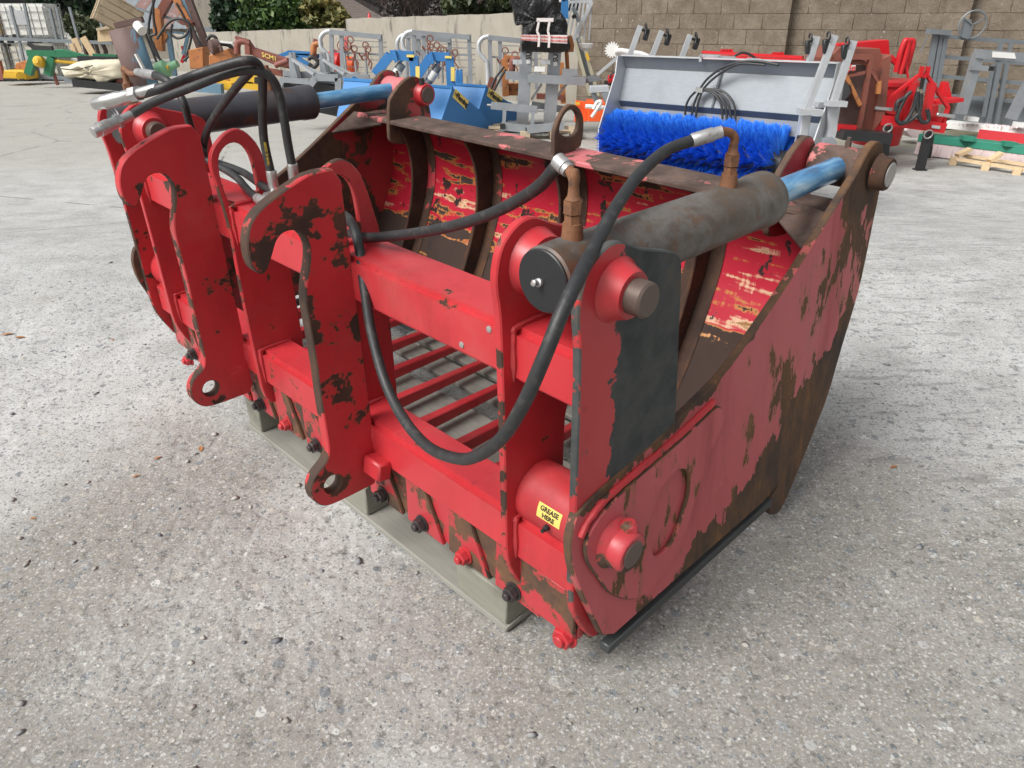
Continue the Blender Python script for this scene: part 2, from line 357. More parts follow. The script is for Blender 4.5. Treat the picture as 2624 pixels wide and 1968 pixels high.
M['blue'] = simple('blue_paint', (.035, .18, .44), .55, 0, .12, 3); M['bluelight'] = M['blue']
M['bristle'] = simple('blue_bristle', (.012, .075, .62), .5, 0, .3, 30)
M['redbg'] = simple('bright_red_paint', (.52, .014, .02), .35, 0, .12, 4)
M['orange'] = simple('orange_red_paint', (.72, .10, .02), .4, 0, .12, 4)
M['oldorange'] = simple('faded_orange_paint', (.42, .16, .05), .6, 0, .25, 5, dirt=(.14, .07, .045))
M['oldred'] = simple('oxide_red_steel', (.20, .062, .042), .62, 0, .3, 4, dirt=(.10, .05, .035))
M['maroon'] = simple('maroon_paint', (.22, .075, .06), .65, 0, .2, 6)
M['brownrust'] = simple('rusted_sheet', (.115, .068, .06), .75, 0, .35, 5, dirt=(.07, .045, .04))
def _panel():
    g = NT('rusted_blue_panel'); x, y, z = g.sep(); t = g.noise(3, 7, .65, g.smap((3, 1, .8)))
    m = g.step(g.mt('ADD', g.mt('MULTIPLY', x, 1.3), g.mt('MULTIPLY', g.mt('SUBTRACT', t, .5), 1.2)), .12, .22)
    return g.out(g.mix(m, g.mix(t, (.10, .062, .058), (.17, .11, .10)), (.10, .20, .28)), .7)
M['panel'] = _panel()
M['oldblue'] = simple('faded_blue_paint', (.12, .22, .30), .6, 0, .3, 6, dirt=(.12, .08, .06))
M['yellow'] = simple('yellow_paint', (.66, .40, .03), .5, 0, .2, 5); M['green'] = simple('green_paint', (.02, .16, .075), .45, 0, .25, 5)
M['paleg'] = simple('pale_green_paint', (.20, .42, .24), .5, 0, .2, 6)
M['canvas'] = simple('cream_canvas', (.62, .57, .44), .8, 0, .15, 4, .3, 12)
M['white'] = simple('white_paint', (.74, .74, .72), .4, 0, .06, 6); M['wrap'] = None
def _wrap():
    g = NT('black_stretch_wrap'); v = g.smap((1, 1, .35), rot=(0, .5, .3)); t = g.noise(9, 7, .6, v, 1.5); g.bump(t, 1.0, .05); return g.out(g.mix(g.step(t, .5, .75), (.008, .008, .009), (.03, .03, .032)), .16)
M['wrap'] = _wrap()
M['tape'] = simple('white_tape', (.72, .66, .64), .4); M['redink'] = simple('red_print', (.55, .06, .05), .5)
M['ibc'] = simple('white_plastic_tank', (.74, .74, .70), .5, 0, .06, 3); M['ibcy'] = simple('yellowed_plastic_tank', (.74, .47, .17), .5, 0, .1, 3); M['ibcl'] = simple('dusty_plastic_tank', (.55, .53, .46), .55, 0, .12, 3)
M['chain'] = simple('rusty_chain_link', (.20, .075, .055), .7, 0, .3, 20)
M['greenbox'] = simple('dark_green_paint', (.03, .22, .15), .5, 0, .2, 5); M['fibre'] = simple('pale_bristle', (.60, .50, .50), .8, 0, .2, 40, stretch=(8, 8, .5)); M['redfibre'] = simple('red_bristle', (.55, .03, .04), .7, 0, .2, 40, stretch=(8, 8, .5))
M['mortar'] = simple('wall_mortar', (.15, .122, .093), .95, 0, .3, 12)
def _block(name, a, b):
    g = NT(name); oi = g.n('ObjectInfo').outputs['Random']; W = g.n('NewGeometry').outputs['Position']; t = g.noise(5, 8, .68, W); big = g.noise(.8, 5, .6, W)
    col = g.mix(g.step(t, .3, .7), a, b); col = g.mix(g.mt('MULTIPLY', oi, .22), col, tuple(c * .72 for c in a)); col = g.mix(g.mt('MULTIPLY', g.step(big, .42, .62), .45), col, (.105, .085, .062)); f = g.noise(45, 6, .72, W)
    col = g.mix(g.mt('MULTIPLY', g.step(f, .45, .35), .5), col, (.09, .072, .055)); col = g.mix(g.step(g.noise(21, 4, .5, W), .69, .73), col, (.48, .45, .40)); g.bump(g.mt('ADD', f, t), .9, .02); return g.out(col, .95)
M['block'] = _block('concrete_block', (.165, .130, .097), (.255, .212, .163))
def _render():
    g = NT('rendered_wall'); v = g.smap((1, 1, .25)); t = g.noise(3, 8, .65); s_ = g.noise(5, 7, .7, v); col = g.mix(t, (.21, .19, .155), (.32, .295, .25)); col = g.mix(g.step(s_, .52, .72), col, (.10, .092, .075)); g.bump(g.noise(40, 5, .7), .5, .01); return g.out(col, .95)
M['render'] = _render()
M['roof'] = simple('roof_tile', (.13, .10, .09), .9, 0, .3, 14); M['roofiron'] = simple('rusty_roof_iron', (.20, .115, .10), .8, 0, .25, 2, dirt=(.30, .31, .32))
M['leafg'] = [simple('leaf_green_%d' % i, c, .6, 0, .3, 40) for i, c in enumerate([(.035, .075, .018), (.06, .105, .02), (.10, .12, .025), (.025, .05, .02)])]
M['twig'] = simple('twig_bark', (.07, .05, .042), .9); M['leafb'] = simple('dry_leaf', (.36, .16, .06), .8, 0, .3, 30)
# ------------------------------------------------------------------ ground
def ground_mat():
    g = NT('worn_concrete'); P = g.tc.outputs['Object']; x, y, z = g.sep(P)
    big = g.noise(.55, 5, .6, P); mid = g.noise(3.2, 7, .65, P); fine = g.noise(34, 7, .72, P); tiny = g.noise(120, 5, .7, P); grit = g.noise(260, 3, .6, P)
    col = g.ramp(mid, [(.25, (.29, .288, .275)), (.45, (.385, .387, .377)), (.62, (.47, .473, .465)), (.8, (.41, .41, .40))])
    near = g.step(y, 8.0, 1.8)
    br = g.step(g.mt('ADD', g.mt('ADD', big, g.mt('MULTIPLY', mid, .25)), g.mt('MULTIPLY', y, -.085)), .36, .54)
    col = g.mix(g.mt('MULTIPLY', br, .8), col, g.mix(fine, (.105, .092, .075), (.30, .28, .245)))
    far = g.step(y, 6.5, 10.5); col = g.mix(g.mt('MULTIPLY', far, .75), col, g.mix(g.noise(.9, 6, .65, P), (.27, .255, .22), (.40, .385, .345)))
    moss = g.mt('MULTIPLY', g.step(y, 9.0, 11.5), g.mt('MULTIPLY', g.step(x, 3.6, 5), g.step(g.noise(1.7, 6, .6, P), .42, .55))); col = g.mix(g.mt('MULTIPLY', moss, .7), col, (.16, .15, .05))
    wob = g.n('VectorMath', {0: P, 1: g.n('VectorMath', {0: g.n('TexNoise', {'Scale': 30.0}).outputs[1], 1: (.05, .05, .05)}, operation='MULTIPLY').outputs[0]}, operation='ADD').outputs[0]
    H = None
    for sc, lo, hi, cut in ((22, .34, .26, .70), (48, .36, .27, .52), (95, .38, .28, .45)):
        vor = g.n('TexVoronoi', {'Scale': sc, 'Randomness': 1}, feature='F1'); g.set(vor.inputs['Vector'], wob); cs = g.n('SeparateColor', {0: vor.outputs['Color']})
        peb = g.mt('MULTIPLY', g.step(vor.outputs['Distance'], lo, hi), g.step(cs.outputs[0], cut, cut + .03))
        pc = g.ramp(cs.outputs[1], [(0, (.11, .125, .14)), (.25, (.20, .215, .225)), (.5, (.33, .335, .33)), (.65, (.40, .37, .32)), (.8, (.17, .185, .20)), (1, (.56, .555, .53))])
        col = g.mix(g.mt('MULTIPLY', g.mt('MULTIPLY', peb, near), .9), col, pc); H = peb if H is None else g.mt('ADD', H, peb)
    pit = g.step(fine, .44, .36); col = g.mix(g.mt('MULTIPLY', pit, .62), col, (.085, .08, .072)); fleck = g.step(tiny, .55, .64); col = g.mix(g.mt('MULTIPLY', fleck, .6), col, (.60, .60, .58)); dk = g.step(tiny, .45, .36); col = g.mix(g.mt('MULTIPLY', dk, .62), col, (.11, .108, .10))  # pale flecks and dark specks in the concrete itself
    col = g.mix(g.mt('MULTIPLY', g.step(grit, .60, .68), .35), col, (.62, .62, .60))
    tamp = g.noise(1, 5, .65, g.smap((5, 26, 1), P, (0, 0, -.25))); col = g.mix(g.mt('MULTIPLY', g.mt('MULTIPLY', g.step(tamp, .46, .36), g.step(x, .3, 1.6)), .45), col, (.14, .138, .13))
    st = g.step(g.noise(1.1, 7, .7, g.smap((1, 2.2, 1), P, (0, 0, .5))), .57, .70); col = g.mix(g.mt('MULTIPLY', st, .35), col, (.19, .18, .165))
    ck = g.n('TexVoronoi', {'Scale': .23}, feature='DISTANCE_TO_EDGE'); g.set(ck.inputs['Vector'], g.n('VectorMath', {0: P, 1: g.n('VectorMath', {0: g.n('TexNoise', {'Scale': 1.6, 'Detail': 6}).outputs[1], 1: (.7, .7, .7)}, operation='MULTIPLY').outputs[0]}, operation='ADD').outputs[0])
    cr = g.mt('MULTIPLY', g.mt('MULTIPLY', g.step(ck.outputs[0], .0036, .001), g.step(y, 2.6, 4)), g.step(g.noise(2.2, 4, .6, P), .45, .55)); col = g.mix(g.mt('MULTIPLY', cr, .65), col, (.08, .07, .06))
    g.bump(g.mt('ADD', g.mt('MULTIPLY', fine, 1.3), g.mt('ADD', g.mt('MULTIPLY', tiny, .7), g.mt('ADD', g.mt('MULTIPLY', H, .45), g.mt('MULTIPLY', g.mt('MULTIPLY', tamp, g.step(x, .3, 1.6)), 1.0)))), .5, .0045)
    return g.out(col, .92)
def vnoise(x, y, sc, seed):
    rs = np.random.RandomState(seed); T = rs.rand(256, 256); X, Y = x * sc, y * sc
    i, j = np.floor(X).astype(int), np.floor(Y).astype(int); fx, fy = X - i, Y - j; fx = fx * fx * (3 - 2 * fx); fy = fy * fy * (3 - 2 * fy)
    a, b, c, d = T[i % 256, j % 256], T[(i + 1) % 256, j % 256], T[i % 256, (j + 1) % 256], T[(i + 1) % 256, (j + 1) % 256]
    return (a * (1 - fx) + b * fx) * (1 - fy) + (c * (1 - fx) + d * fx) * fy
def ground_detail(x, y):
    near = sst(9, 2.5, y) * sst(0, .5, y)
    h = (vnoise(x, y, 3.1, 1) - .5) * .010 + (vnoise(x, y, 9, 2) - .5) * .005
    rough = sst(.35, .6, vnoise(x, y, 1.3, 9))
    f = (vnoise(x, y, 33, 3) - .5) * .007 + (vnoise(x, y, 73, 4) - .5) * .008 + (vnoise(x, y, 140, 6) - .5) * .005
    pit = -np.clip(.33 - vnoise(x, y, 36, 5), 0, 1) * .035
    return (h * .5 + (f + pit) * (.15 + .85 * rough) * .42) * near
def make_ground():
    ys = np.concatenate([np.linspace(-40, 0, 12)[:-1], np.linspace(0, .55, 6)[:-1], np.geomspace(.55 + .6, 12 + .6, 620) - .6, np.geomspace(12.3, 240, 40)])
    t = np.concatenate([np.linspace(-6, -1.12, 24)[:-1], np.linspace(-1.12, 1.12, 640), np.linspace(1.12, 6, 24)[1:]])
    wdt = np.maximum(1.2, .95 * (ys + .55)) * (1 + np.clip(-ys, 0, 40) * .5)
    X = wdt[:, None] * t[None, :]; Y = np.repeat(ys[:, None], len(t), 1); Z = ground_z(X, Y) + ground_detail(X, Y)
    v = np.stack([X, Y, Z], -1).reshape(-1, 3); n = len(t); idx = np.arange(len(ys) * n).reshape(len(ys), n)
    f = np.stack([idx[:-1, :-1], idx[:-1, 1:], idx[1:, 1:], idx[1:, :-1]], -1).reshape(-1, 4)
    return raw('ground', v, f, ground_mat(), smooth=True, kind='structure')
make_ground()
def gz(x, y): return float(ground_z(np.float64(x), np.float64(y)) + ground_detail(np.array([x], float), np.array([y], float))[0])
def gravel():
    rs = np.random.RandomState(4); V, F, n = [], [], 0
    base = [(0, 0, 1)] + [(math.cos(a), math.sin(a), .25) for a in np.arange(6) * math.pi / 3] + [(0, 0, -.6)]
    for _ in range(700):
        y = .62 + 3.6 * rs.rand() ** 1.5; x = (rs.rand() * 2 - 1) * .78 * (y + .45); r = .003 + .0085 * rs.rand() ** 3
        if rs.rand() < .55 and vnoise(np.array([x]), np.array([y]), 1.7, 12)[0] < .5: continue
        z = gz(x, y); a = rs.rand() * 6; sx, sy, sz = 1 + .7 * rs.rand(), .7 + .5 * rs.rand(), .45 + .4 * rs.rand()
        for p in base:
            q = (p[0] * sx * (.8 + .4 * rs.rand()), p[1] * sy * (.8 + .4 * rs.rand()), p[2] * sz); V.append((x + r * (q[0] * math.cos(a) - q[1] * math.sin(a)), y + r * (q[0] * math.sin(a) + q[1] * math.cos(a)), z + r * (q[2] + .15)))
        for k in range(6):
            F.append((n, n + 1 + k, n + 1 + (k + 1) % 6)); F.append((n + 7, n + 1 + (k + 1) % 6, n + 1 + k))
        n += 8
    g = NT('pebble'); t = g.noise(7, 2, .5); col = g.ramp(t, [(.3, (.13, .14, .155)), (.45, (.25, .255, .26)), (.55, (.36, .335, .30)), (.7, (.48, .47, .44))]); g.out(col, .8)
    raw('gravel', V, F, g.m, smooth=False, kind='stuff')
gravel()
def leaf(i, px, py, s, lab):
    q = onz(px, py, .08); x, y = q.x, q.y
    for _ in range(5): q = onz(px, py, gz(x, y)); x, y = q.x, q.y
    mb = MB(); rot = random.random() * 6; pr = [(-1, 0, 0), (-.5, .3, .12), (.2, .36, .1), (1, 0, .03), (.3, -.34, .14), (-.4, -.3, .1)]
    vs_ = [mb.bm.verts.new(Matrix.Rotation(rot, 3, 'Z') @ Vector((a * s, b * s, c * s)) + Vector((x, y, gz(x, y) + .003))) for a, b, c in pr]; ce = mb.bm.verts.new(Vector((x, y, gz(x, y) + .004)))
    for k in range(6): mb.face([vs_[k], vs_[(k + 1) % 6], ce])
    tag(mb.build('dry_leaf', M['leafb']), lab, 'leaf', 'dry leaves on the concrete')
for i, a in enumerate([(515, 1152, .022, 'orange dry leaf on the concrete left of the pallet end'), (405, 1175, .016, 'small tan leaf further left of the pallet end'), (348, 1222, .014, 'tan leaf scrap in front of the left hook, beside white chips'), (20, 858, .03, 'tan leaf at the far left edge of the concrete'), (52, 866, .026, 'second tan leaf at the far left edge, right of the first'),
        (288, 871, .014, 'lone brown leaf midway on the left concrete'), (2290, 1198, .018, 'single pale orange leaf on the concrete right of the bucket'), (85, 1330, .012, 'brown leaf scrap low on the left concrete')]): leaf(i, *a)
# ------------------------------------------------------------------ wooden pallet under the bucket
pal = thing('wooden_pallet', 'weathered grey wooden pallet lying under the red bucket', 'pallet'); pal.matrix_world = BM
def pbox(name, u0, u1, v0, v1, z0, z1, m): return MB().hexa([B(u, v, z) for z in (z0, z1) for u, v in ((u0, v0), (u1, v0), (u1, v1), (u0, v1))], .004).build(name, m, pal)
ue = PV(1171, 1473, -.06).y
for k, v in enumerate((-.069, .33, .72)):
    pbox('bottom_board', .262, 1.62, v, v + .105, .001, .021, M['pallet'])
    for u0, u1 in ((.266, ue), (.87, 1.0), (1.52, 1.612)): pbox('block', u0, u1, v + .006, v + .10, .0215, .1085 if k else .126, M['pallet_x'])
for v0, v1 in ((.04, .185), (.235, .462), (.54, .638), (.664, .762), (.79, .83)): pbox('deck_board', .255 + random.random() * .02, 1.61 + random.random() * .02, v0, v1, .109, .1285, M['pallet'])
# ------------------------------------------------------------------ the shear bucket
bk = thing('shear_bucket', 'worn red hydraulic shear grab bucket with two rusty cylinders, standing on the wooden pallet', 'shear bucket'); bk.matrix_world = BM
S2 = 2624 / 2212
def plate(name, poly, u, t, m, holes=(), it=2, parent=bk, label=None): return MB().prism(chaikin(poly, it), B(u + t, 0, 0), (1, 0, 0), (0, 0, 1), t, [chaikin(h, 1) for h in holes]).build(name, m, parent, label)
EPP = [(-.02, .12), (-.10, .285), (-.10, .435), (-.10, .60), (-.101, .75), (-.103, .88), (-.106, .93), (-.113, .97), (-.112, 1.0), (-.10, 1.043), (-.075, 1.068), (-.045, 1.083), (-.012, 1.083), (.018, 1.068), (.05, 1.053), (.10, 1.038), (.150, 1.022), (.172, 1.01), (.186, .99)]
wide = EPP + [(.200, .85), (.215, .74), (.228, .60), (.23, .45), (.15, .14)]; slim = EPP + [(.19, .85), (.18, .74), (.12, .67), (.088, .62), (.088, .43), (.09, .15)]
plate('end_plate', wide, .024, .02, M['red_worn'], label='outer end plate worn to bare grey steel')
plate('end_plate', slim, .221, .02, M['red']); plate('end_plate', slim, 2.022, .02, M['red']); plate('end_plate', wide, 2.219, .02, M['red'])
NP = [(-.067, .208), (-.067, 1.087), (-.139, 1.089), (-.175, 1.078), (-.216, 1.063), (-.27, 1.039), (-.297, 1.016), (-.309, .992), (-.316, .967), (-.317, .94), (-.313, .917), (-.300, .899), (-.284, .899), (-.270, .921), (-.258, .944), (-.247, .964), (-.231, .976), (-.208, .978), (-.190, .969), (-.175, .95), (-.170, .924), (-.178, .887), (-.192, .852), (-.202, .809), (-.203, .77), (-.2, .65), (-.204, .55), (-.204, .43), (-.204, .391), (-.210, .365), (-.223, .349), (-.243, .337), (-.26, .324), (-.272, .302), (-.276, .276), (-.269, .249), (-.251, .226), (-.230, .215), (-.192, .211), (-.135, .209)]
for u in (.774, 1.497): plate('hook_bracket', NP, u, .036, M['red_edge'], [circ((-.209, .277), .027)], 1)
LP = [(-.06, .20), (-.09, .245), (-.092, .40), (-.092, .62), (-.087, .81), (-.098, .94), (-.106, .985), (-.102, 1.02), (-.085, 1.047), (-.052, 1.074), (-.02, 1.085), (.005, 1.08), (.026, 1.06), (.046, 1.03), (.058, .985), (.07, .93), (.08, .885), (.082, .63), (.082, .42), (.07, .2)]
LH = [(-.072, .882), (-.083, .93), (-.084, .985), (-.076, 1.02), (-.055, 1.042), (-.03, 1.05), (-.004, 1.041), (.013, 1.015), (.02, .975), (.022, .882)]
for u in (.858, 1.378): plate('lifting_plate', LP, u, .018, M['red'], [LH], 1)
def ubox(name, u0, u1, v0, v1, z0, z1, m, bev=.006, parent=bk, wear=0): return MB().hexa([B(u, v, z) for z in (z0, z1) for u, v in ((u0, v0), (u1, v0), (u1, v1), (u0, v1))], bev, wear).build(name, m, parent)
ubox('upper_beam', .045, 2.218, -.071, .074, .755, .876, M['red'], .014); lb = ubox('lower_beam', .045, 2.218, -.071, .05, .281, .408, M['red'], .014)
ubox('back_bar', .046, 2.217, -.046, -.026, .132, .2805, M['grime'], .003)
ubox('cutting_base', .03, 2.22, -.0255, .10, .131, .149, M['rust_red'], .003)
ubox('corner_web', .05, .218, -.06, -.047, .14, .28, M['grime'], .003)
UB = [.063 + .177 * k for k in range(13)]
tine = MB().hexa([B(-.0175, -.025, .157), B(.0175, -.025, .157), B(.0175, .78, .162), B(-.0175, .78, .162), B(-.0175, -.025, .213), B(.0175, -.025, .213), B(.014, .78, .185), B(-.014, .78, .185)], .004).build('tine', M['red'], bk); tine.location = B(UB[1], 0, 0)
for u in UB[2:12]: twin(tine, bk, B(u, 0, 0))
mb = MB(); mb.prism([(-.082, .131), (.07, .131), (.062, .279), (-.02, .279)], (0, 0, 0), (0, 1, 0), (0, 0, 1), .012, ch=.002)
tp = mb.build('tine_plate', M['grime'], bk); tp.location = B(UB[1], -.0585, 0)
for u in UB[2:12]: twin(tp, bk, B(u, -.0585, 0))
def bolt(m, p, ax=(-1, 0, 0), r=.020, parent=bk, label=None):
    ax = Vector(ax); mb = MB(); mb.cyl((0, 0, 0), ax * .004, r * 1.25, 18); x = ax.orthogonal().normalized(); y = ax.cross(x)
    mb.prism([(r * math.cos(a), r * math.sin(a)) for a in [k * math.pi / 3 for k in range(6)]], ax * .0042, x, y, .02, ch=.002, rim=0)
    mb.cyl(ax * .02, ax * .034, r * .56, 14, ch=.002); o = mb.build('bolt', m, parent, label); o.location = p; return o
b0 = bolt(M['bolt'], B(UB[1], -.0475, .16)); b0.location = B(UB[1], -.0592, .16)
for k in range(2, 12): o = twin(b0, bk, B(UB[k], -.0592, .16)); o.rotation_euler = (random.random() * 3, 0, 0); 
for k in (2, 5, 7):
    for o in bk.children:
        if o.name.startswith('bolt') and abs(o.location.y - UB[k]) < 1e-4:
            nb = bolt(M['red'], o.location.copy()); bpy.data.objects.remove(o); break
bolt(M['red'], PV(1452, 1626, -.045), r=.027, label='large red corner bolt'); bolt(M['red'], PV(*[c * S2 for c in (412, 776)], -.04), r=.022)
for u in (.20, 2.07): ubox('base_gusset', u - .02, u, -.05, .06, .135, .27, M['red'], .004)
# pivot tubes and bosses
for ua, ub_ in ((.045, .2205), (2.0425, 2.2185)): MB().cyl(B(ua, 0, .45), B(ub_, 0, .45), .073, 32).build('pivot_tube', M['red'], bk)
for ua, ub_, s in ((.0, -.052, -1), (2.246, 2.30, 1)):
    p = MB().lathe([(0, .062), (.006, .058), (.018, .047), (.046, .046), (.052, .041)], B(ua - s * .0, -.004, .432), B(s, 0, 0), 28).build('pivot_boss', M['rust_red'], bk)
    MB().cyl(B(ub_ - s * .002, -.004, .432), B(ub_ + s * .003, -.004, .432), .031, 24, ch=.002).build('pin_end', M['pinsteel'], p)
    q = MB(); c = B((ua + ub_) / 2, .012, .474); q.cyl(c, c + Vector((0, 0, .014)), .021, 6, r2=.019); q.cyl(c + Vector((0, 0, .014)), c + Vector((0, 0, .02)), .017, 14, r2=.012); q.build('locking_bolt', M['rust_red'], p)
# side plates of the hinged shell
SPP = [(-.02, .152), (-.098, .355), (-.122, .43), (-.126, .49), (-.115, .532), (-.10, .553), (-.07, .565), (-.02, .575), (.04, .583), (.10, .590), (.19, .606), (.27, .621), (.36, .640), (.43, .660), (.50, .695), (.59, .740), (.69, .797), (.77, .847), (.88, .918), (.95, .962), (1.01, 1.0), (1.045, 1.035), (1.075, 1.056), (1.105, 1.063), (1.135, 1.056), (1.160, 1.038), (1.176, 1.01), (1.180, .975), (1.178, .90), (1.168, .836), (1.158, .75), (1.146, .66), (1.115, .57), (1.078, .483), (1.03, .342), (.943, .22), (.866, .118), (.825, .069), (.80, .050), (.775, .050), (.738, .068), (.722, .112), (.748, .140), (.765, .158), (.745, .162), (.70, .146), (.47, .148), (.23, .150)]
TS = .022
def sloped(poly, near, t, off=0.0, holes=(), ch=.003):     # plate in the leaning plane of a side wall
    s = .075 if near else -.075; u = (-.0238 + off) if near else (2.2698 + off)
    return MB().prism(poly, B(u + t, 0, 0), (1, 0, 0), B(s, 0, 1), t, holes, ch)
sp = [sloped(chaikin(SPP, 1), n, TS, 0 if n else 0).build('side_plate', M['side'] if n else M['rust_red'], bk, 'near side plate, faded and rusted brown' if n else None) for n in (True, False)]
DB = [(-.016, .293), (-.05, .361), (-.081, .415), (-.093, .45), (-.093, .477), (-.084, .498), (-.061, .516), (-.018, .537), (.06, .552), (.15, .560), (.24, .572), (.333, .588), (.375, .596), (.400, .577), (.409, .545), (.394, .511), (.36, .483), (.335, .44), (.31, .385), (.285, .33), (.25, .26), (.17, .21), (.08, .21)]
SL = [(.128, .439), (.158, .482), (.213, .499), (.252, .485), (.274, .454), (.273, .395), (.251, .355), (.224, .306), (.185, .289), (.146, .296), (.131, .327), (.124, .38)]
sloped(chaikin(DB, 2), True, .012, -.0125, [chaikin(SL, 1)], .003).build('doubler_plate', M['side'], sp[0])
pp = catmull([B(-.0238 + .075 * z - .003, v, z) for v, z in [(-.1, .50), (-.075, .525), (-.025, .547), (.06, .560), (.15, .568), (.24, .580), (.333, .597), (.372, .604)]], 6)
MB().tube(pp, [.0075 + .0025 * random.random() for _ in pp], 8).build('weld_bead', M['red'], sp[0])
LUGP = [PU(700 + x / 2.765, y / 2.765, 1.976) for x, y in [(1112, 870), (1070, 640), (1042, 575), (1000, 537), (945, 542), (885, 590), (825, 675), (802, 720), (803, 960), (815, 1000), (850, 1018), (1000, 1014)]]
LUGP = [(p.x, p.z) for p in LUGP]
for u in (.222, 1.958): plate('inner_lug', LUGP, u, .02, M['rust_red'], it=1)
PINV, PINZ = 1.108, .985
for ua, s in ((.040, -1), (.222, 1), (1.958, -1), (2.205, 1)):
    cc = B(ua + (.02 if s > 0 and ua > .1 and ua < 2 else 0), PINV, PINZ)
    p = MB().lathe([(0, .05), (.006, .046), (.03, .043), (.034, .040)], cc, B(s, 0, 0), 26).build('pin_boss', M['rib'] if ua < .1 or ua > 2 else M['red'], bk); MB().cyl(cc + B(s * .033, 0, 0), cc + B(s * .038, 0, 0), .032, 22, ch=.002).build('pin_end', M['bright'] if ua < .1 else M['pinsteel'], p)
    if ua < .1: continue
    q = MB(); q.cyl(cc + B(s * .016, -.012, .04), cc + B(s * .016, -.012, .066), .012, 14); q.build('bolt', M['bolt'], p)
# shell sheet, flange, ribs, blade
SH = [(.985, .897), (1.04, .882), (1.085, .84), (1.11, .76), (1.113, .68), (1.098, .59), (1.065, .50), (1.02, .395), (.965, .29), (.905, .205), (.845, .14)]
def un(z): return -.0238 + .075 * z + TS + .0004
def uf(z): return 2.2698 - .075 * z - .0004
prof = [(p.x, p.y) for p in catmull([Vector((a, b, 0)) for a, b in SH], 6)]
nu = 40; V = []; F = []
for off in (0, .014):
    for v, z in prof: V += [tuple(B(un(z) + (uf(z) - un(z)) * k / nu, v + off, z - off * .3)) for k in range(nu + 1)]
n = nu + 1; nP = len(prof)
for i in range(nP - 1):
    for k in range(nu):
        a = i * n + k; F.append((a, a + n, a + n + 1, a + 1)); a += nP * n; F.append((a, a + 1, a + n + 1, a + n))
raw('shell_sheet', V, F, M['shell'], bk, True)
mb = MB(); zf = .902
mb.hexa([B(u, v, z) for z in (zf - .018, zf) for u, v in ((un(.9), .925), (uf(.9), .925), (uf(.9), 1.088), (un(.9), 1.088))], .004); mb.build('top_flange', M['rust'], bk)
for sgn in (0, 1):
    def m_(u): return 2.2455 - u if sgn else u
    P = [B(m_(.052), .785, .845), B(m_(.060), .905, .916), B(m_(.222), 1.0, .905), B(m_(.222), .918, .882)]
    Q = [p + Vector((.008, 0, -.010)) for p in P]; MB().hexa(Q + P, .002).build('corner_gusset', M['rust'], bk)
RB = [PV(880 + x / 3.318, 260 + y / 3.318, v).y for x, y, v in ((1090, 900, .985), (540, 700, .985))] + [PV(1660 + 215 / 2.764, 480 + 880 / 2.764, .95).y, PV(1420, 520, .985).y]
for u in RB:
    inner = [(.955, .884), (1.005, .80), (1.022, .70), (1.015, .60), (.988, .50), (.948, .40), (.895, .29), (.838, .20), (.812, .16)]; outer = [(a - .002, b) for a, b in SH[1:-1]]
    plate('rib', inner + outer[::-1], u, .012, M['rib'], it=1)
    ws = []; 
    for v, z in prof[5:-4]: ws.append((v - .0035, z))
    W = []; FF = []
    for i, (v, z) in enumerate(ws): W += [tuple(B(u - .05, v, z)), tuple(B(u + .085, v, z))]
    for i in range(len(ws) - 1): FF.append((2 * i, 2 * i + 2, 2 * i + 3, 2 * i + 1))
    raw('wear_strip', W, FF, M['rib'], bk, True)
mb = MB(); mb.prism([(.838, .158), (.862, .150), (.79, .062), (.765, .066)], B(2.25, 0, 0), (1, 0, 0), (0, 0, 1), 2.235, ch=.002); mb.build('shear_blade', M['blade'], bk)
ubox('base_knife', -.016, .012, -.01, .735, .104, .1305, M['blade'], .003); ubox('base_knife', 2.24, 2.268, -.01, .735, .104, .1305, M['blade'], .003)
EY = [PU(1220 + x / 5.027, y / 5.027, 1.03) for x, y in [(1008, 2030), (1006, 1850), (1010, 1700), (1040, 1600), (1085, 1490), (1140, 1405), (1200, 1350), (1260, 1342), (1320, 1375), (1370, 1450), (1392, 1540), (1390, 1660), (1375, 1780), (1345, 1915)]]
HO = [PU(1220 + x / 5.027, y / 5.027, 1.03) for x, y in [(1105, 1740), (1075, 1690), (1085, 1620), (1120, 1520), (1170, 1440), (1230, 1405), (1285, 1430), (1320, 1500), (1325, 1590), (1310, 1680), (1260, 1745), (1180, 1775)]]
plate('lifting_eye', [(p.x, p.z) for p in EY], 1.03, .018, M['rust_red'], [[(p.x, p.z) for p in HO]], 1)
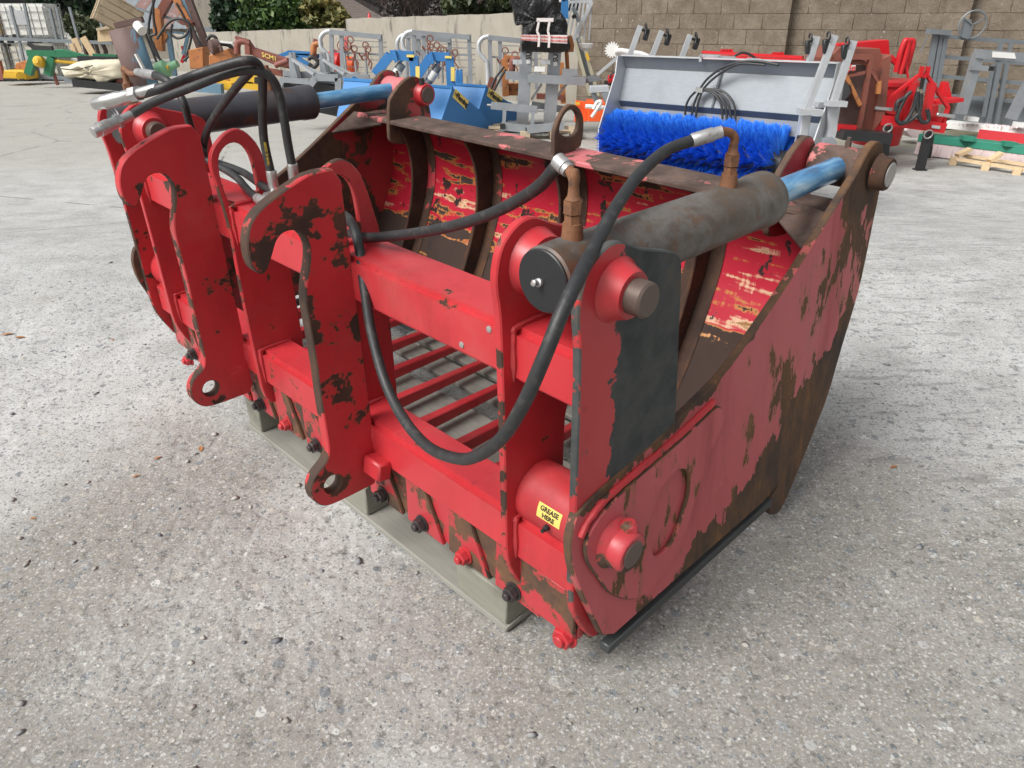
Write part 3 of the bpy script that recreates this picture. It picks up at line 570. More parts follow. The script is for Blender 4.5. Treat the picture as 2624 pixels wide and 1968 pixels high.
# hydraulic cylinders
def cylinder(du, m, tilt):
    a = lambda u, v, z: B(u + du, v, z)
    z0, z1 = 1.006, .990; uc = .126
    c = MB().lathe([(0, .057), (.004, .061), (.06, .063), (.70, .063), (.708, .066), (.752, .066), (.757, .063), (.757, .034)], a(uc, -.088, z0), a(uc, .65, z1) - a(uc, -.088, z0), 36).build('hydraulic_cylinder', m, bk)
    MB().cyl(a(uc, -.094, z0), a(uc, -.0882, z0), .058, 36, ch=.002).build('end_cap', M['dark'], c)
    q = MB(); q.lathe([(0, .008), (.006, .008), (.008, .005), (.018, .006), (.02, .003)], a(uc + .004, -.0942, z0 - .003), (-1, 0, .25), 10); q.build('grease_nipple', M['steel_dull'], c)
    MB().cyl(a(uc, .60, z1), a(.133, 1.07, .986), .0315, 24).build('rod', M['rod'], c)
    MB().cyl(a(.066, PINV, PINZ), a(.214, PINV, PINZ), .053, 30, ch=.005).build('rod_eye', M['rust'], c)
    q = MB(); q.cyl(a(.13, PINV, PINZ + .05), a(.13, PINV, PINZ + .068), .009, 8); q.cyl(a(.13, PINV, PINZ + .068), a(.13, PINV, PINZ + .078), .006, 8); q.build('grease_nipple', M['pinsteel'], c)
    for uu, s in ((.2205, -1), (.0445, 1)): MB().lathe([(0, .068), (.012, .062), (.034, .056)], a(uu, -.014, .996), B(s, 0, 0), 26).build('pin_collar', M['red'], c)
    p = MB().lathe([(0, .060), (.008, .053), (.03, .045), (.036, .042)], a(.0235, -.014, .996), B(-1, 0, 0), 28).build('pin_boss', M['red'], bk); MB().cyl(a(.0, -.014, .996), a(-.045, -.014, .996), .032, 26, ch=.004).build('pin', M['pinsteel'], p)
    MB().lathe([(0, .064), (.008, .058), (.03, .049), (.036, .046)], a(.2415, -.014, .996), B(1, 0, 0), 28).build('pin_boss', M['red'], bk)
    for v in (-.017, .497):
        q = MB(); zt = 1.063 if v < 0 else 1.052; k = a(uc, v, zt)
        q.lathe([(0, .020), (.03, .0175)], k, (0, 0, 1), 18); q.build('port_boss', M['rustpipe'], c)
        q = MB(); q.lathe([(.03, .0155), (.045, .0155)], k, (0, 0, 1), 6); q.lathe([(.047, .0175), (.070, .0175)], k, (0, 0, 1), 6); q.lathe([(.071, .0145), (.078, .0105), (.09, .0095)], k, (0, 0, 1), 16); q.build('hex_fitting', M['rustpipe'], c)
    return c
cylinder(0, M['barrel'], 0); cylinder(1.997, M['barrel_dark'], 0)
# hoses: lists of (photo x, photo y, depth v) turned into points of the bucket's own frame
def hpath(L, n=8): return catmull([PV(x * S2, y * S2, v) for x, y, v in L], n)
def hose(pts, r, m=M['rubber']): return MB().tube(pts, r, 14).build('hose', m, bk)
def seg(name, pts, r, m, parent, n=16): return MB().tube(pts, r, n).build(name, m, parent)
def ferrule(p, q, r, parent, m=M['steel_dull'], name='ferrule'):
    p, q = Vector(p), Vector(q); L = (q - p).length; return MB().lathe([(0, r * .98), (L * .04, r * 1.06), (L * .7, r * 1.06), (L * .74, r * .92), (L, r * .9)], p, q - p, 18).build(name, m, parent)
uc = .126
top1 = B(uc, .497, 1.138)
h = hose(hpath([(1497, 303, .415), (1440, 325, .345), (1385, 372, .235), (1335, 440, .11), (1296, 510, -.02), (1255, 590, -.125), (1216, 670, -.19), (1176, 770, -.23), (1132, 870, -.25), (1085, 945, -.25), (1030, 985, -.24), (985, 990, -.22), (925, 965, -.19), (872, 905, -.16), (832, 825, -.13), (803, 720, -.10), (787, 620, -.07), (775, 530, -.03), (757, 478, .0), (725, 455, .03)], 8), .0122)
el = catmull([top1, top1 + Vector((0, .0, .018)), PV(1577 * S2, 287 * S2, .485), PV(1556 * S2, 283 * S2, .455)], 6); seg('elbow_pipe', el, .0092, M['rustpipe'], h); ferrule(PV(1494 * S2, 304 * S2, .413), PV(1560 * S2, 284 * S2, .458), .0138, h)
top2 = B(uc, -.017, 1.15)
h = hose(hpath([(1207, 352, .0), (1192, 372, .0), (1165, 402, .01), (1120, 432, .02), (1060, 462, .02), (990, 485, .02), (920, 500, .02), (855, 509, .02), (800, 513, .015), (760, 508, .02), (700, 490, .03)], 8), .0122)
el = catmull([top2, top2 + Vector((0, 0, .03)), PV(1241 * S2, 392 * S2, -.008), PV(1233 * S2, 372 * S2, -.004), PV(1219 * S2, 358 * S2, .0)], 6); seg('elbow_pipe', el, .0092, M['rustpipe'], h); ferrule(PV(1203 * S2, 345 * S2, .0), PV(1228 * S2, 369 * S2, -.002), .0138, h)
h3 = hose(hpath([(300, 205, -.24), (350, 190, -.21), (420, 163, -.13), (480, 143, -.08), (530, 131, -.04), (556, 138, -.01), (567, 170, .0), (567, 230, .0), (570, 300, .0), (585, 372, .0)], 8), .0116)
ferrule(PV(585 * S2, 368 * S2, 0), PV(594 * S2, 418 * S2, 0), .0136, h3, M['steel'])
def coupler(a, b, parent):
    a, b = Vector(a), Vector(b); L = (b - a).length
    MB().lathe([(0, .011), (.001, .0145), (.004, .0155), (L * .15, .0158), (L * .16, .0185), (L * .24, .0185), (L * .25, .0175), (L * .40, .0175), (L * .42, .0155), (L * .60, .0155)], a, b - a, 20).build('quick_coupler', M['steel'], parent); MB().cyl(a.lerp(b, .601), a.lerp(b, .70), .0195, 6).build('hex_nut', M['steel'], parent); MB().lathe([(0, .0125), (L * .28, .0125), (L * .29, .0115)], a.lerp(b, .701), b - a, 16).build('ferrule', M['steel'], parent)
coupler(PV(205 * S2, 226 * S2, -.31), PV(342 * S2, 190 * S2, -.215), h3)
h4 = hose(hpath([(262, 262, -.23), (330, 222, -.18), (420, 186, -.11), (490, 160, -.06), (545, 152, -.02), (585, 168, .015), (603, 205, .03), (614, 260, .03), (622, 310, .03), (631, 358, .03)], 8), .0116)
ferrule(PV(631 * S2, 353 * S2, .03), PV(637 * S2, 402 * S2, .03), .0136, h4, M['steel']); coupler(PV(200 * S2, 287 * S2, -.34), PV(285 * S2, 248 * S2, -.225), h4)
h5 = hose(hpath([(332, 162, -.03), (358, 172, -.03), (382, 195, -.02), (398, 225, -.02), (408, 262, -.01), (420, 300, .0), (440, 330, .02)], 8), .0116)
k5 = B(uc + 1.997, -.017, 1.15); seg('elbow_pipe', catmull([k5, k5 + Vector((0, 0, .03)), PV(283 * S2, 160 * S2, -.02), PV(300 * S2, 157 * S2, -.025)], 6), .0092, M['rustpipe'], h5); ferrule(PV(336 * S2, 163 * S2, -.03), PV(297 * S2, 156 * S2, -.025), .0136, h5)
h6 = hose(hpath([(548, 148, .03), (520, 178, .03), (490, 215, .03), (462, 255, .03), (445, 290, .03), (440, 330, .03), (455, 350, .04), (485, 366, .05), (512, 384, .05), (528, 402, .04), (545, 420, .0), (562, 432, -.03)], 8), .0116)
ferrule(PV(556 * S2, 428 * S2, -.02), PV(588 * S2, 444 * S2, -.05), .0136, h6)
h7 = hose(hpath([(470, 352, .06), (500, 362, .07), (524, 372, .07), (540, 382, .05), (565, 400, .03), (592, 416, .01)], 8), .0116)
ub = MB(); cb = PV(596 * S2, 424 * S2, 0); ub.box(cb + Vector((0, 0, -.005)), (.05, .06, .03), None, .004); ub.build('hose_block', M['steel'], bk)
# small print and fixings
def on_tube(co):
    a = math.radians(205) - (co.y) / .073 * 1.0
    return B(.122 - co.x, .0735 * math.cos(math.radians(180) - co.y / .073 - .30), .45 + .0735 * math.sin(math.radians(180) - co.y / .073 - .30) )
W_, H_ = .066, .035; V = []; F = []
for i in range(9):
    for j in range(9): p = on_tube(Vector((-W_ / 2 + W_ * i / 8, -H_ / 2 + H_ * j / 8, 0))); V.append(tuple(p))
for i in range(8):
    for j in range(8): F.append((i * 9 + j, i * 9 + j + 1, i * 9 + j + 10, i * 9 + j + 9))
st = raw('warning_sticker', V, F, M['sticker'], bk, True)
def on_tube2(dy): return lambda co: (lambda p: p + (p - B(p.y, 0, .45)).normalized() * (.0006 + co.z))(on_tube(Vector((co.x, co.y + dy, 0))))
lettering('GREASE', .0148, M['blackink'], st, on_tube2(.0072), .0003); lettering('HERE', .0148, M['blackink'], st, on_tube2(-.0082), .0003)
nip = MB(); p = on_tube(Vector((.0, -.030, 0))); nip.lathe([(0, .007), (.008, .007), (.01, .004), (.018, .005)], p, (-1, 0, -.1), 10); nip.build('grease_nipple', M['dark'], bk)
for x, y in ((1890, 165), (1405, 440)): p = PV(980 + x / 6.9125, 820 + y / 6.9125, -.0712); MB().lathe([(0, .0075), (.002, .0068), (.003, .003)], p, (-1, 0, 0), 14).build('rivet', M['bright'], bk)
for pu, pv_, pz in ((.735, -.092, .292), (1.585, -.092, .292)):
    MB().box(B(pu, pv_, pz), (.045, .075, .055), Matrix.Rotation(.2, 3, 'Y'), .006).build('stop_block', M['red'], bk)
def weld(L, r=.007):
    pts = catmull([B(*p) for p in L], 6); n_ = len(pts); MB().tube(pts, [r * (.8 + .5 * random.random()) * min(1, .25 + i * .35, .25 + (n_ - 1 - i) * .35) for i, _ in enumerate(pts)], 7).build('weld_bead', M['red'], bk)
for u in (.2195, .8565, 1.3765, 2.0205): weld([(u, -.073, .76), (u, -.073, .86), (u, -.06, .878), (u, .06, .878)]); weld([(u, -.073, .29), (u, -.073, .395), (u, -.06, .41), (u, .04, .41)])
for u in (.772, 1.495): weld([(u, -.069, .40), (u, -.067, .30)], .008)
# yellow print along the black hose
pa, pb = PV(571 * S2, 300 * S2, 0), PV(582 * S2, 362 * S2, 0); dx = (pb - pa); Lh = dx.length; dx.normalize(); cv = (B(-U0, -V0, 1.5) - pa).normalized(); nrm = (cv - dx * cv.dot(dx)).normalized(); dy = nrm.cross(dx)
def on_hose(co): 
    a = co.y / .0117; return pb - dx * (co.x + Lh * .5) * 1.0 + (nrm * math.cos(a) - dy * math.sin(a)) * (.0119 + co.z)
lettering('MSHA IC-252/00', .0090, M['yellowink'], h3, on_hose)
# ================================================================== the yard behind
def gp(px, y, z=0.0): return Vector(((px - CX) / FPX * (y * CS - (z - HC) * SN), y, z))
def T(name, label, cat, px, y, group=None, z=None):
    p = gp(px, y, gz(0, y) if z is None else z); return thing(name, label, cat, p, 0, group)
def put(mb, name, m, root, label=None, kind=None, angle=38):
    o = mb.build(name, m, None, label, angle, kind); o.parent = root; o.matrix_parent_inverse = Matrix.Translation(-root.location); return o
def sub(mb, name, m, parent, root):
    o = mb.build(name, m); o.parent = parent; return o
def rawp(name, V, F, m, root, smooth=False, kind=None, attrs=None):
    o = raw(name, V, F, m, None, smooth, attrs, kind); o.parent = root; o.matrix_parent_inverse = Matrix.Translation(-root.location); return o
def pbars(mb, L, y, w_, h=None):           # bars along a line of photo points at distance y (or own distances)
    P = [at(*p) if len(p) == 3 else at(p[0], p[1], y) for p in L]
    for a, b in zip(P, P[1:]): mb.bar(a, b, w_, h, up=(0, 1, 0))
    return mb
def ptube(mb, L, y, r, n=10, k=8): return mb.tube(catmull([at(*p) if len(p) == 3 else at(p[0], p[1], y) for p in L], k), r, n)
def pprism(mb, poly, y, t, ch=.006):       # photo outline at distance y, thickness t going away
    P = [at(px, py, y) for px, py in poly]; o = Vector((0, y, 0)); return mb.prism([(p.x, p.z) for p in P], Vector((0, y + t, 0)), (1, 0, 0), (0, 0, 1), t, ch=ch, rim=0)
# ---------------------------------------------------------------- walls
WA, WB = gp(1478, 14.6), gp(2660, 11.3); wd = (WB - WA); WL = wd.length; wd.normalize(); wn = Vector((wd.y, -wd.x, 0))
ang = math.atan2(wd.y, wd.x)
bw = thing('block_wall', 'tall brown concrete block wall with pilasters closing the right of the yard', 'wall', WA, ang)
MB().hexa([Vector((x, y, z)) for z in (0, 2.74) for x, y in ((-.02, .013), (WL + 1.2, .013), (WL + 1.2, .22), (-.02, .22))]).build('mortar', M['mortar'], bw)
bl = MB().box((0, 0, 0), (.445, .10, .2235), None, .004).build('concrete_block', M['block'], bw); hb = MB().box((0, 0, 0), (.221, .10, .2235), None, .004).build('concrete_block', M['block'], bw); pb_ = MB().box((0, 0, 0), (.33, .20, .2235), None, .005).build('concrete_block', M['block'], bw)
first = {0: bl, 1: hb, 2: pb_}; used = set()
def blk(k, x, y, z):
    o = first[k] if k not in used else twin(first[k], bw); used.add(k); o.location = (x, y, z); o.rotation_euler = ((random.random() - .5) * .02, (random.random() - .5) * .012, (random.random() - .5) * .015); o.scale = (1 - random.random() * .012, 1, 1 - random.random() * .006)
def local_x(px, y0): return (gp(px, y0, 1.3) - WA).dot(wd)
PIL = [local_x(2000, 13.2), local_x(2440, 12.0)]
for r in range(12):
    z = .113 + r * .226; x = 0.22 if r % 2 == 0 else .0
    while x < WL + .9:
        if r % 2 and x == 0: blk(1, .106, .05 + random.random() * .006, z); x = .216 + .226; continue
        blk(0, x, .05 + (random.random() - .5) * .010, z); x += .448
    for p in PIL: blk(2, p, -.10 + (random.random() - .5) * .008, z)
def wall_seg(name, label, px0, y0, pt0, px1, y1, pt1, th=.25):
    a, b = gp(px0, y0), gp(px1, y1); za, zb = at(px0, pt0, y0).z, at(px1, pt1, y1).z; t = Vector((0, th, 0)); r = []
    xa, xb = at(px0, pt0, y0).x, at(px1, pt1, y1).x
    V = []; F = []; n = 60
    for k in range(n + 1):
        s = k / n; x = xa + (xb - xa) * s; y = y0 + (y1 - y0) * s; zt = za + (zb - za) * s + (noise.noise((s * 30, y, 3)) * .018); V += [(x, y, -.05), (x, y, zt), (x, y + th, zt), (x, y + th, -.05)]
    for k in range(n):
        for q in range(3): a_ = 4 * k + q; F.append((a_, a_ + 1, a_ + 5, a_ + 4))
    for k in (0, n): F.append(tuple(4 * k + q for q in range(4)))
    return tag(raw(name, V, F, M['render']), label, 'wall')
wall_seg('concrete_wall', 'pale grey rendered wall with dark streaks behind the galvanised harrow frames', 885, 19.2, 48, 1535, 15.1, 26)
wall_seg('concrete_wall', 'lower pale rendered wall in front of the leafy hedge', 430, 26.5, 86, 884, 19.4, 71)
# ---------------------------------------------------------------- houses and plants beyond
def facade(px0, py0, px1, py1, y, d, z0=0): return at(px0, py0, y), at(px1, py1, y)
t = T('barn', 'old barn with patched rust and grey iron roof and a rendered gable', 'barn', 400, 34)
a, b, c_ = at(205, 75, 34), at(500, 60, 34), at(292, -40, 38); 
put(MB().hexa([Vector((a.x, 34.2, -.2)), Vector((b.x, 34.2, -.2)), Vector((b.x, 42, -.2)), Vector((a.x, 42, -.2)), Vector((a.x, 34.2, a.z)), Vector((b.x, 34.2, a.z)), Vector((b.x, 42, a.z)), Vector((a.x, 42, a.z))]), 'wall', M['render'], t)
n = 9; w_ = (b.x - a.x) / n; r0, r1 = Vector((a.x, 33.9, a.z)), Vector((a.x + 1.6, 38.5, a.z + 3.4))
for k in range(n):
    mm = M['roofiron'] if k in (0, 1, 3, 6) else M['galv_old']; x = k * w_
    V, F = [], []
    for i in range(9):
        dz = .035 * (i % 2); s = i / 8 * (w_ * .985); V += [tuple(r0 + Vector((x + s, 0, dz))), tuple(r1 + Vector((x + s, 0, dz)))]
    for i in range(8): F.append((2 * i, 2 * i + 2, 2 * i + 3, 2 * i + 1))
    rawp('roof_sheet', V, F, mm, t)
put(pprism(MB(), [(496, 78), (490, -40), (548, -40), (556, 20), (566, 78)], 33.4, .5), 'gable', M['render'], t)
put(pprism(MB(), [(520, 86), (520, 70), (566, 72), (612, 86)], 30, .8), 'lean_to_roof', M['galv_old'], t)
t = T('house', 'house roof of brown tiles with a hipped end rising behind the hedge', 'house', 800, 40)
e0, e1, g0, g1 = at(560, 62, 38), at(988, 50, 38), at(660, -48, 44), at(824, -48, 44)
put(MB().hexa([Vector((x, y, z)) for z in (-.1, e0.z) for x, y in ((e0.x + .4, 38.4), (e1.x - .5, 38.4), (e1.x - .5, 50), (e0.x + .4, 50))]), 'wall', M['render'], t)
tl = NT('tiled_roof'); x, y, z = tl.sep(); tn = tl.noise(9, 5, .6); tl.out(tl.mix(tn, (.085, .07, .062), (.19, .155, .14)), .9)
nr = 26; pr = None
V, F, V2, F2 = [], [], [], []
for k in range(nr):
    s0, s1 = k / nr, (k + 1) / nr; off = .05
    for VV, FF, A0, A1, B0, B1 in ((V, F, e0, e1, g0, g1), (V2, F2, e1, e1 + Vector((.4, 2.2, 0)), g1, g1 + Vector((0, .3, 0)))):
        p, q, r_, s_ = A0.lerp(B0, s0), A1.lerp(B1, s0), A1.lerp(B1, s1), A0.lerp(B0, s1); o = Vector((0, 0, off)); i = len(VV)
        VV += [tuple(p + o), tuple(q + o), tuple(r_), tuple(s_), tuple(p), tuple(q)]; FF += [(i, i + 1, i + 2, i + 3), (i + 4, i + 5, i + 1, i)]
rawp('roof', V, F, tl.m, t); rawp('hip_roof', V2, F2, tl.m, t)
def leafmat(name, cols):
    g = NT(name); r = g.attr('tone_mix'); t = g.noise(.9, 4, .6); col = g.ramp(g.mt('ADD', g.mt('MULTIPLY', r, .6), g.mt('MULTIPLY', t, .45)), [(i / (len(cols) - 1) * .8 + .1, c) for i, c in enumerate(cols)])
    return g.out(col, .55)
G1 = leafmat('hedge_leaves', [(.012, .03, .010), (.03, .07, .018), (.07, .13, .025), (.15, .18, .035)]); G2 = leafmat('dark_ivy_leaves', [(.008, .02, .010), (.018, .045, .018), (.04, .085, .03)]); G3 = leafmat('autumn_leaves', [(.03, .045, .012), (.09, .10, .025), (.19, .16, .045), (.24, .17, .05)]); G4 = leafmat('olive_leaves', [(.015, .028, .010), (.04, .06, .02), (.075, .09, .03)])
def foliage(rs, lobes, n, sz):
    V, F, R = [], [], []; vol = [l[1].x * l[1].z for l in lobes]; tot = sum(vol)
    for (c, r), v in zip(lobes, vol):
        for _ in range(int(n * v / tot)):
            d = Vector(rs.randn(3)); d.normalize(); rad = .55 + .5 * rs.rand() ** .6
            p = c + Vector((d.x * r.x, d.y * r.y, d.z * r.z)) * rad
            if noise.noise(p * 1.4) < -.22: continue
            s = sz * (.6 + .8 * rs.rand()); a = Vector(rs.randn(3)).normalized(); b = a.cross(Vector(rs.randn(3))).normalized(); i = len(V)
            V += [tuple(p - a * s), tuple(p + b * s * .55), tuple(p + a * s), tuple(p - b * s * .55)]; F.append((i, i + 1, i + 2, i + 3)); R.append(rs.rand() * .7 + .3 * max(0, d.z))  # tone is random, paler towards the top of each lobe
    return V, F, R
def plant(name, label, cat, px, y, lobes, n, sz, m, seed, group=None, stems=3):
    rs = np.random.RandomState(seed); t = T(name, label, cat, px, y, group, 0); L = [(at(a, b, y + dy), Vector((rx * mperpx(y), ry, rz * mperpx(y)))) for a, b, dy, rx, ry, rz in lobes]
    V, F, R = foliage(rs, L, n, sz); rawp('crown', V, F, m, t, attrs={'tone_mix': R})
    tr = MB()
    for k in range(stems):
        c, r = L[k % len(L)]; b = Vector((c.x + (rs.rand() - .5) * r.x, c.y, 0)); tr.tube(catmull([b, b.lerp(c, .5) + Vector((rs.randn() * .1, 0, 0)), c, c + Vector((rs.randn() * r.x * .5, 0, r.z * .6))], 4), [.07] * 9 + [.05] * 3 + [.02], 7)
    put(tr, 'trunk', M['twig'], t); return t
plant('ivy', 'dark ivy mass climbing beside the barn gable', 'ivy', 590, 27, [(590, 20, 0, 42, .8, 55), (572, 55, -.3, 30, .6, 30), (615, 60, -.4, 40, .6, 28)], 2600, .10, G2, 1)
plant('hedge_bush', 'bright green leafy bush above the low wall, in the middle of the hedge', 'bush', 700, 24, [(655, 30, 0, 48, 1, 50), (705, 45, -.4, 55, .8, 36), (750, 25, 0, 50, 1, 50), (690, 5, .5, 60, 1, 30), (640, 66, -.6, 45, .5, 16), (720, 66, -.6, 60, .5, 16), (790, 62, -.5, 45, .5, 16)], 5200, .10, G1, 2)
plant('hedge_bush', 'yellowing olive bush at the right end of the hedge, below the tiled roof', 'bush', 840, 22, [(838, 40, 0, 45, .9, 34), (862, 52, -.4, 32, .7, 24), (812, 30, .3, 35, .8, 36)], 3000, .09, G3, 3)
plant('hedge_bush', 'dark olive bush with small leaves above the rendered wall, right of the bare shrub', 'bush', 1230, 18.5, [(1180, 10, 0, 48, .9, 32), (1230, 8, -.2, 50, .8, 30), (1285, 6, .2, 48, .9, 30), (1330, 4, .2, 40, .9, 28)], 4200, .07, G4, 4)
plant('tree', 'dark green tree above the white tanks at the left edge', 'tree', 170, 30, [(140, -14, 0, 60, 1.5, 30), (200, 0, 0, 50, 1.4, 36), (215, 35, .5, 35, 1, 30), (165, 6, -.5, 45, 1, 24)], 3600, .12, G2, 5, None, 2)
plant('bush', 'low green scrub between the white tanks and the wooden crates', 'bush', 215, 27, [(215, 72, 0, 34, .8, 26), (240, 80, -.2, 28, .7, 20), (195, 60, 0, 25, .8, 24)], 1500, .10, G4, 6)
# bare shrub: many fine twigs
t = T('bare_shrub', 'dark leafless shrub standing above the rendered wall', 'shrub', 1070, 19.5, None, 0); rs = np.random.RandomState(8); mb = MB(); V, F, R = [], [], []
for k in range(46):
    b = at(995 + 160 * rs.rand(), 52, 19.8 + rs.rand()); ln = 1.0 + rs.rand() * .8; d = Vector((rs.randn() * .35, rs.randn() * .3, 1)).normalized(); P = [b]
    for j in range(6): d = (d + Vector(rs.randn(3)) * .18).normalized(); P.append(P[-1] + d * ln / 6)
    mb.tube(P, [.018 * (1 - .13 * j) for j in range(7)], 4, False)
    for j in range(2, 7):
        for _ in range(5):
            dd = (d + Vector(rs.randn(3)) * .9).normalized(); mb.tube([P[j], P[j] + dd * .16, P[j] + (dd + Vector(rs.randn(3)) * .4).normalized() * .36], [.007, .005, .003], 3, False)
put(mb, 'trunk', M['twig'], t, kind='stuff')
L = [(at(1080, 30, 19.8), Vector((.95, .4, .28))), (at(1120, 20, 19.8), Vector((.5, .4, .35)))]; V, F, R = foliage(rs, L, 1500, .05); rawp('crown', V, F, leafmat('purple_twigs', [(.03, .022, .024), (.07, .055, .055), (.09, .085, .06)]), t, attrs={'tone_mix': R})
t = T('marker_cone', 'small red pointed cap showing above the rendered wall', 'marker', 947, 20.5, None, 1.4); p0 = at(947, 50, 20.5); put(MB().lathe([(0, .07), (.02, .07), (.03, .055), (.16, .012)], p0, (0, 0, 1), 12), 'cone', M['redbg'], t)
# ---------------------------------------------------------------- roller brush (sweeper)
t = T('sweeper_brush', 'galvanised tractor sweeper with a bright blue bristle roller', 'sweeper', 1850, 6.9)
SL_, SR_ = at(1592, 160, 7.65), at(2147, 188, 6.25); SL_.z = SR_.z = 0
ex = (SR_ - SL_); SWW = ex.length; ex.normalize(); ey = Vector((-ex.y, ex.x, 0))
zt = at(1597, 145, 7.65).z; g0_ = .10
def SW(x, y, z): return SL_ + ex * x + ey * y + Vector((0, 0, z))
def swp(px, py, d=0.0):                    # photo point on the vertical plane of the hood, d towards the camera
    o = SL_ - ey * d; r = wray(px, py); c0 = Vector((0, 0, HC)); k = (o - c0).dot(ey) / r.dot(ey); return c0 + r * k
H1, H2 = zt - .30 * 0 - .10, zt - .44
def sheet(nm, prof, m, x0=0.0, x1=None, th=.006):
    x1 = SWW if x1 is None else x1; mb = MB()
    for (ya, za), (yb, zb) in zip(prof, prof[1:]):
        nn = Vector((0, -(zb - za), yb - ya)).normalized() * th; mb.hexa([SW(x0, ya, za), SW(x1, ya, za), SW(x1, ya + nn.y, za + nn.z), SW(x0, ya + nn.y, za + nn.z), SW(x0, yb, zb), SW(x1, yb, zb), SW(x1, yb + nn.y, zb + nn.z), SW(x0, yb + nn.y, zb + nn.z)])
    return put(mb, nm, m, t)
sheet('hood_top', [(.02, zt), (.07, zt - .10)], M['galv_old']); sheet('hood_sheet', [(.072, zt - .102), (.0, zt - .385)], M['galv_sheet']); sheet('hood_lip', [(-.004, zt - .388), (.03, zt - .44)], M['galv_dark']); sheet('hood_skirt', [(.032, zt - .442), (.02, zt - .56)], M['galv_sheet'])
sheet('hood_rim', [(-.012, zt + .006), (.04, zt + .006)], M['galv_white'], th=.012)
for x0 in (-.012, SWW):
    mb = MB(); mb.prism([(-.06, zt + .01), (.12, zt), (.16, zt - .5), (.12, .35), (-.28, .30), (-.30, zt - .62), (-.08, zt - .15)], SW(x0, 0, 0) - Vector((0, 0, 0)), ey, (0, 0, 1), .012, ch=.002, rim=0); put(mb, 'end_plate', M['galv_white'], t)
mb = MB(); mb.bar(SW(SWW * .5, .06, zt - .02), SW(SWW * .5 - .02, -.008, zt - .38), .012, .02); put(mb, 'hood_rib', M['galv'], t)
bc = Vector((0, -.06, .40)); put(MB().cyl(SW(.02, bc.y, bc.z), SW(SWW - .28, bc.y, bc.z), .12, 20), 'roller_core', M['dark'], t)
rs = np.random.RandomState(11); V, F, R = [], [], []
nt_ = 38
for i in range(nt_):
    for j in range(18):
        a = j * 2 * math.pi / 18 + i * .24; xx = .03 + (SWW - .33) * (i + .5 * (j % 2)) / nt_; r1b = .30 + rs.rand() * .02
        for k in range(38):
            dx, da = rs.randn() * .019, rs.randn() * .075; r1 = r1b + rs.rand() * .03 - abs(dx) * .5
            b0 = SW(xx + dx * .2, bc.y + .12 * math.cos(a + da * .2), bc.z + .12 * math.sin(a + da * .2)); b1 = SW(xx + dx, bc.y + r1 * math.cos(a + da), bc.z + r1 * math.sin(a + da)); wv = ex * .0028 + Vector((0, 0, .0015)); i0 = len(V)
            V += [tuple(b0 - wv), tuple(b0 + wv), tuple(b1 + wv), tuple(b1 - wv)]; F.append((i0, i0 + 1, i0 + 2, i0 + 3)); R.append(rs.rand())
gbr = NT('blue_bristles'); gbr.out(gbr.mix(gbr.attr('tone_mix'), (.018, .14, .70), (.05, .30, .95)), .5)
rawp('bristles', V, F, gbr.m, t, kind='stuff', attrs={'tone_mix': R})
for p0, p1, y in (((1608, 158), (1641, 66), 7.75), ((1664, 160), (1696, 79), 7.7), ((1740, 166), (1769, 89), 7.55)):
    o = put(pbars(MB(), [p0, p1], y, .045), 'stand_arm', M['galv_white'], t); q = MB(); c = at(p1[0] + 13, p1[1] + 14, y); q.ring(c + Vector((0, -.02, .03)), (1, 0, .2), .035, .008, 12, 5); q.box(c + Vector((.01, 0, -.03)), (.045, .05, .10), Matrix.Rotation(.25, 3, 'Y'), .008); q.cyl(at(p1[0], p1[1] + 8, y), c, .012, 8); sub(q, 'locking_clip', M['dark'], o, t)
for L, y in (([(2068, 178), (2093, 93)], 6.5), ([(2066, 283), (2139, 90)], 6.12), ([(2136, 262), (2187, 104)], 6.1)):
    o = put(pbars(MB(), L, y, .046), 'stand_arm', M['galv_white'], t); p1 = L[1]; q = MB(); c = at(p1[0] - 20, p1[1] + 14, y); q.ring(c + Vector((0, -.02, .03)), (1, 0, .2), .03, .007, 12, 5); q.box(c + Vector((-.005, 0, -.04)), (.035, .045, .10), Matrix.Rotation(-.2, 3, 'Y'), .008); q.cyl(at(p1[0], p1[1] + 8, y), c, .011, 8); sub(q, 'locking_clip', M['dark'], o, t)
for L, y in (([(2046, 285), (2104, 287)], 6.1), ([(2117, 264), (2166, 266)], 6.08), ([(2092, 268), (2122, 268)], 6.3)): put(pbars(MB(), L, y, .04, .09), 'foot_plate', M['galv_white'], t)
for poly, y in (([(2056, 296), (2080, 296), (2072, 345), (2050, 400), (2036, 398), (2050, 340)], 6.15), ([(2122, 276), (2150, 276), (2146, 335), (2130, 395), (2108, 392), (2124, 330)], 6.12)): put(pprism(MB(), poly, y, .08), 'side_bracket', M['galv_white'], t)
put(pprism(MB(), [(2110, 356), (2135, 352), (2145, 362), (2135, 420), (2106, 420)], 5.95, .06), 'side_bracket', M['galv'], t)
def shose(L): return MB().tube(catmull([swp(x, y, .05) for x, y in L], 8), .0105, 8)
for L in ([(1995, 166), (1950, 158), (1905, 158), (1855, 172), (1815, 200), (1793, 228)], [(1960, 166), (1900, 163), (1862, 178), (1825, 204), (1800, 230)], [(1790, 228), (1768, 250), (1757, 275), (1756, 296)], [(1795, 230), (1780, 262), (1772, 298)], [(1800, 230), (1788, 268), (1783, 300)], [(1796, 230), (1822, 236), (1846, 262), (1852, 306)], [(1798, 229), (1830, 236), (1856, 264), (1863, 308)], [(1800, 229), (1842, 236), (1866, 266), (1874, 310)], [(1803, 228), (1852, 234), (1880, 266), (1885, 312)]): put(shose(L), 'hose', M['rubber'], t)
put(MB().bar(swp(1784, 229, .065), swp(1802, 232, .065), .03, .04), 'hose_clip', M['steel'], t)
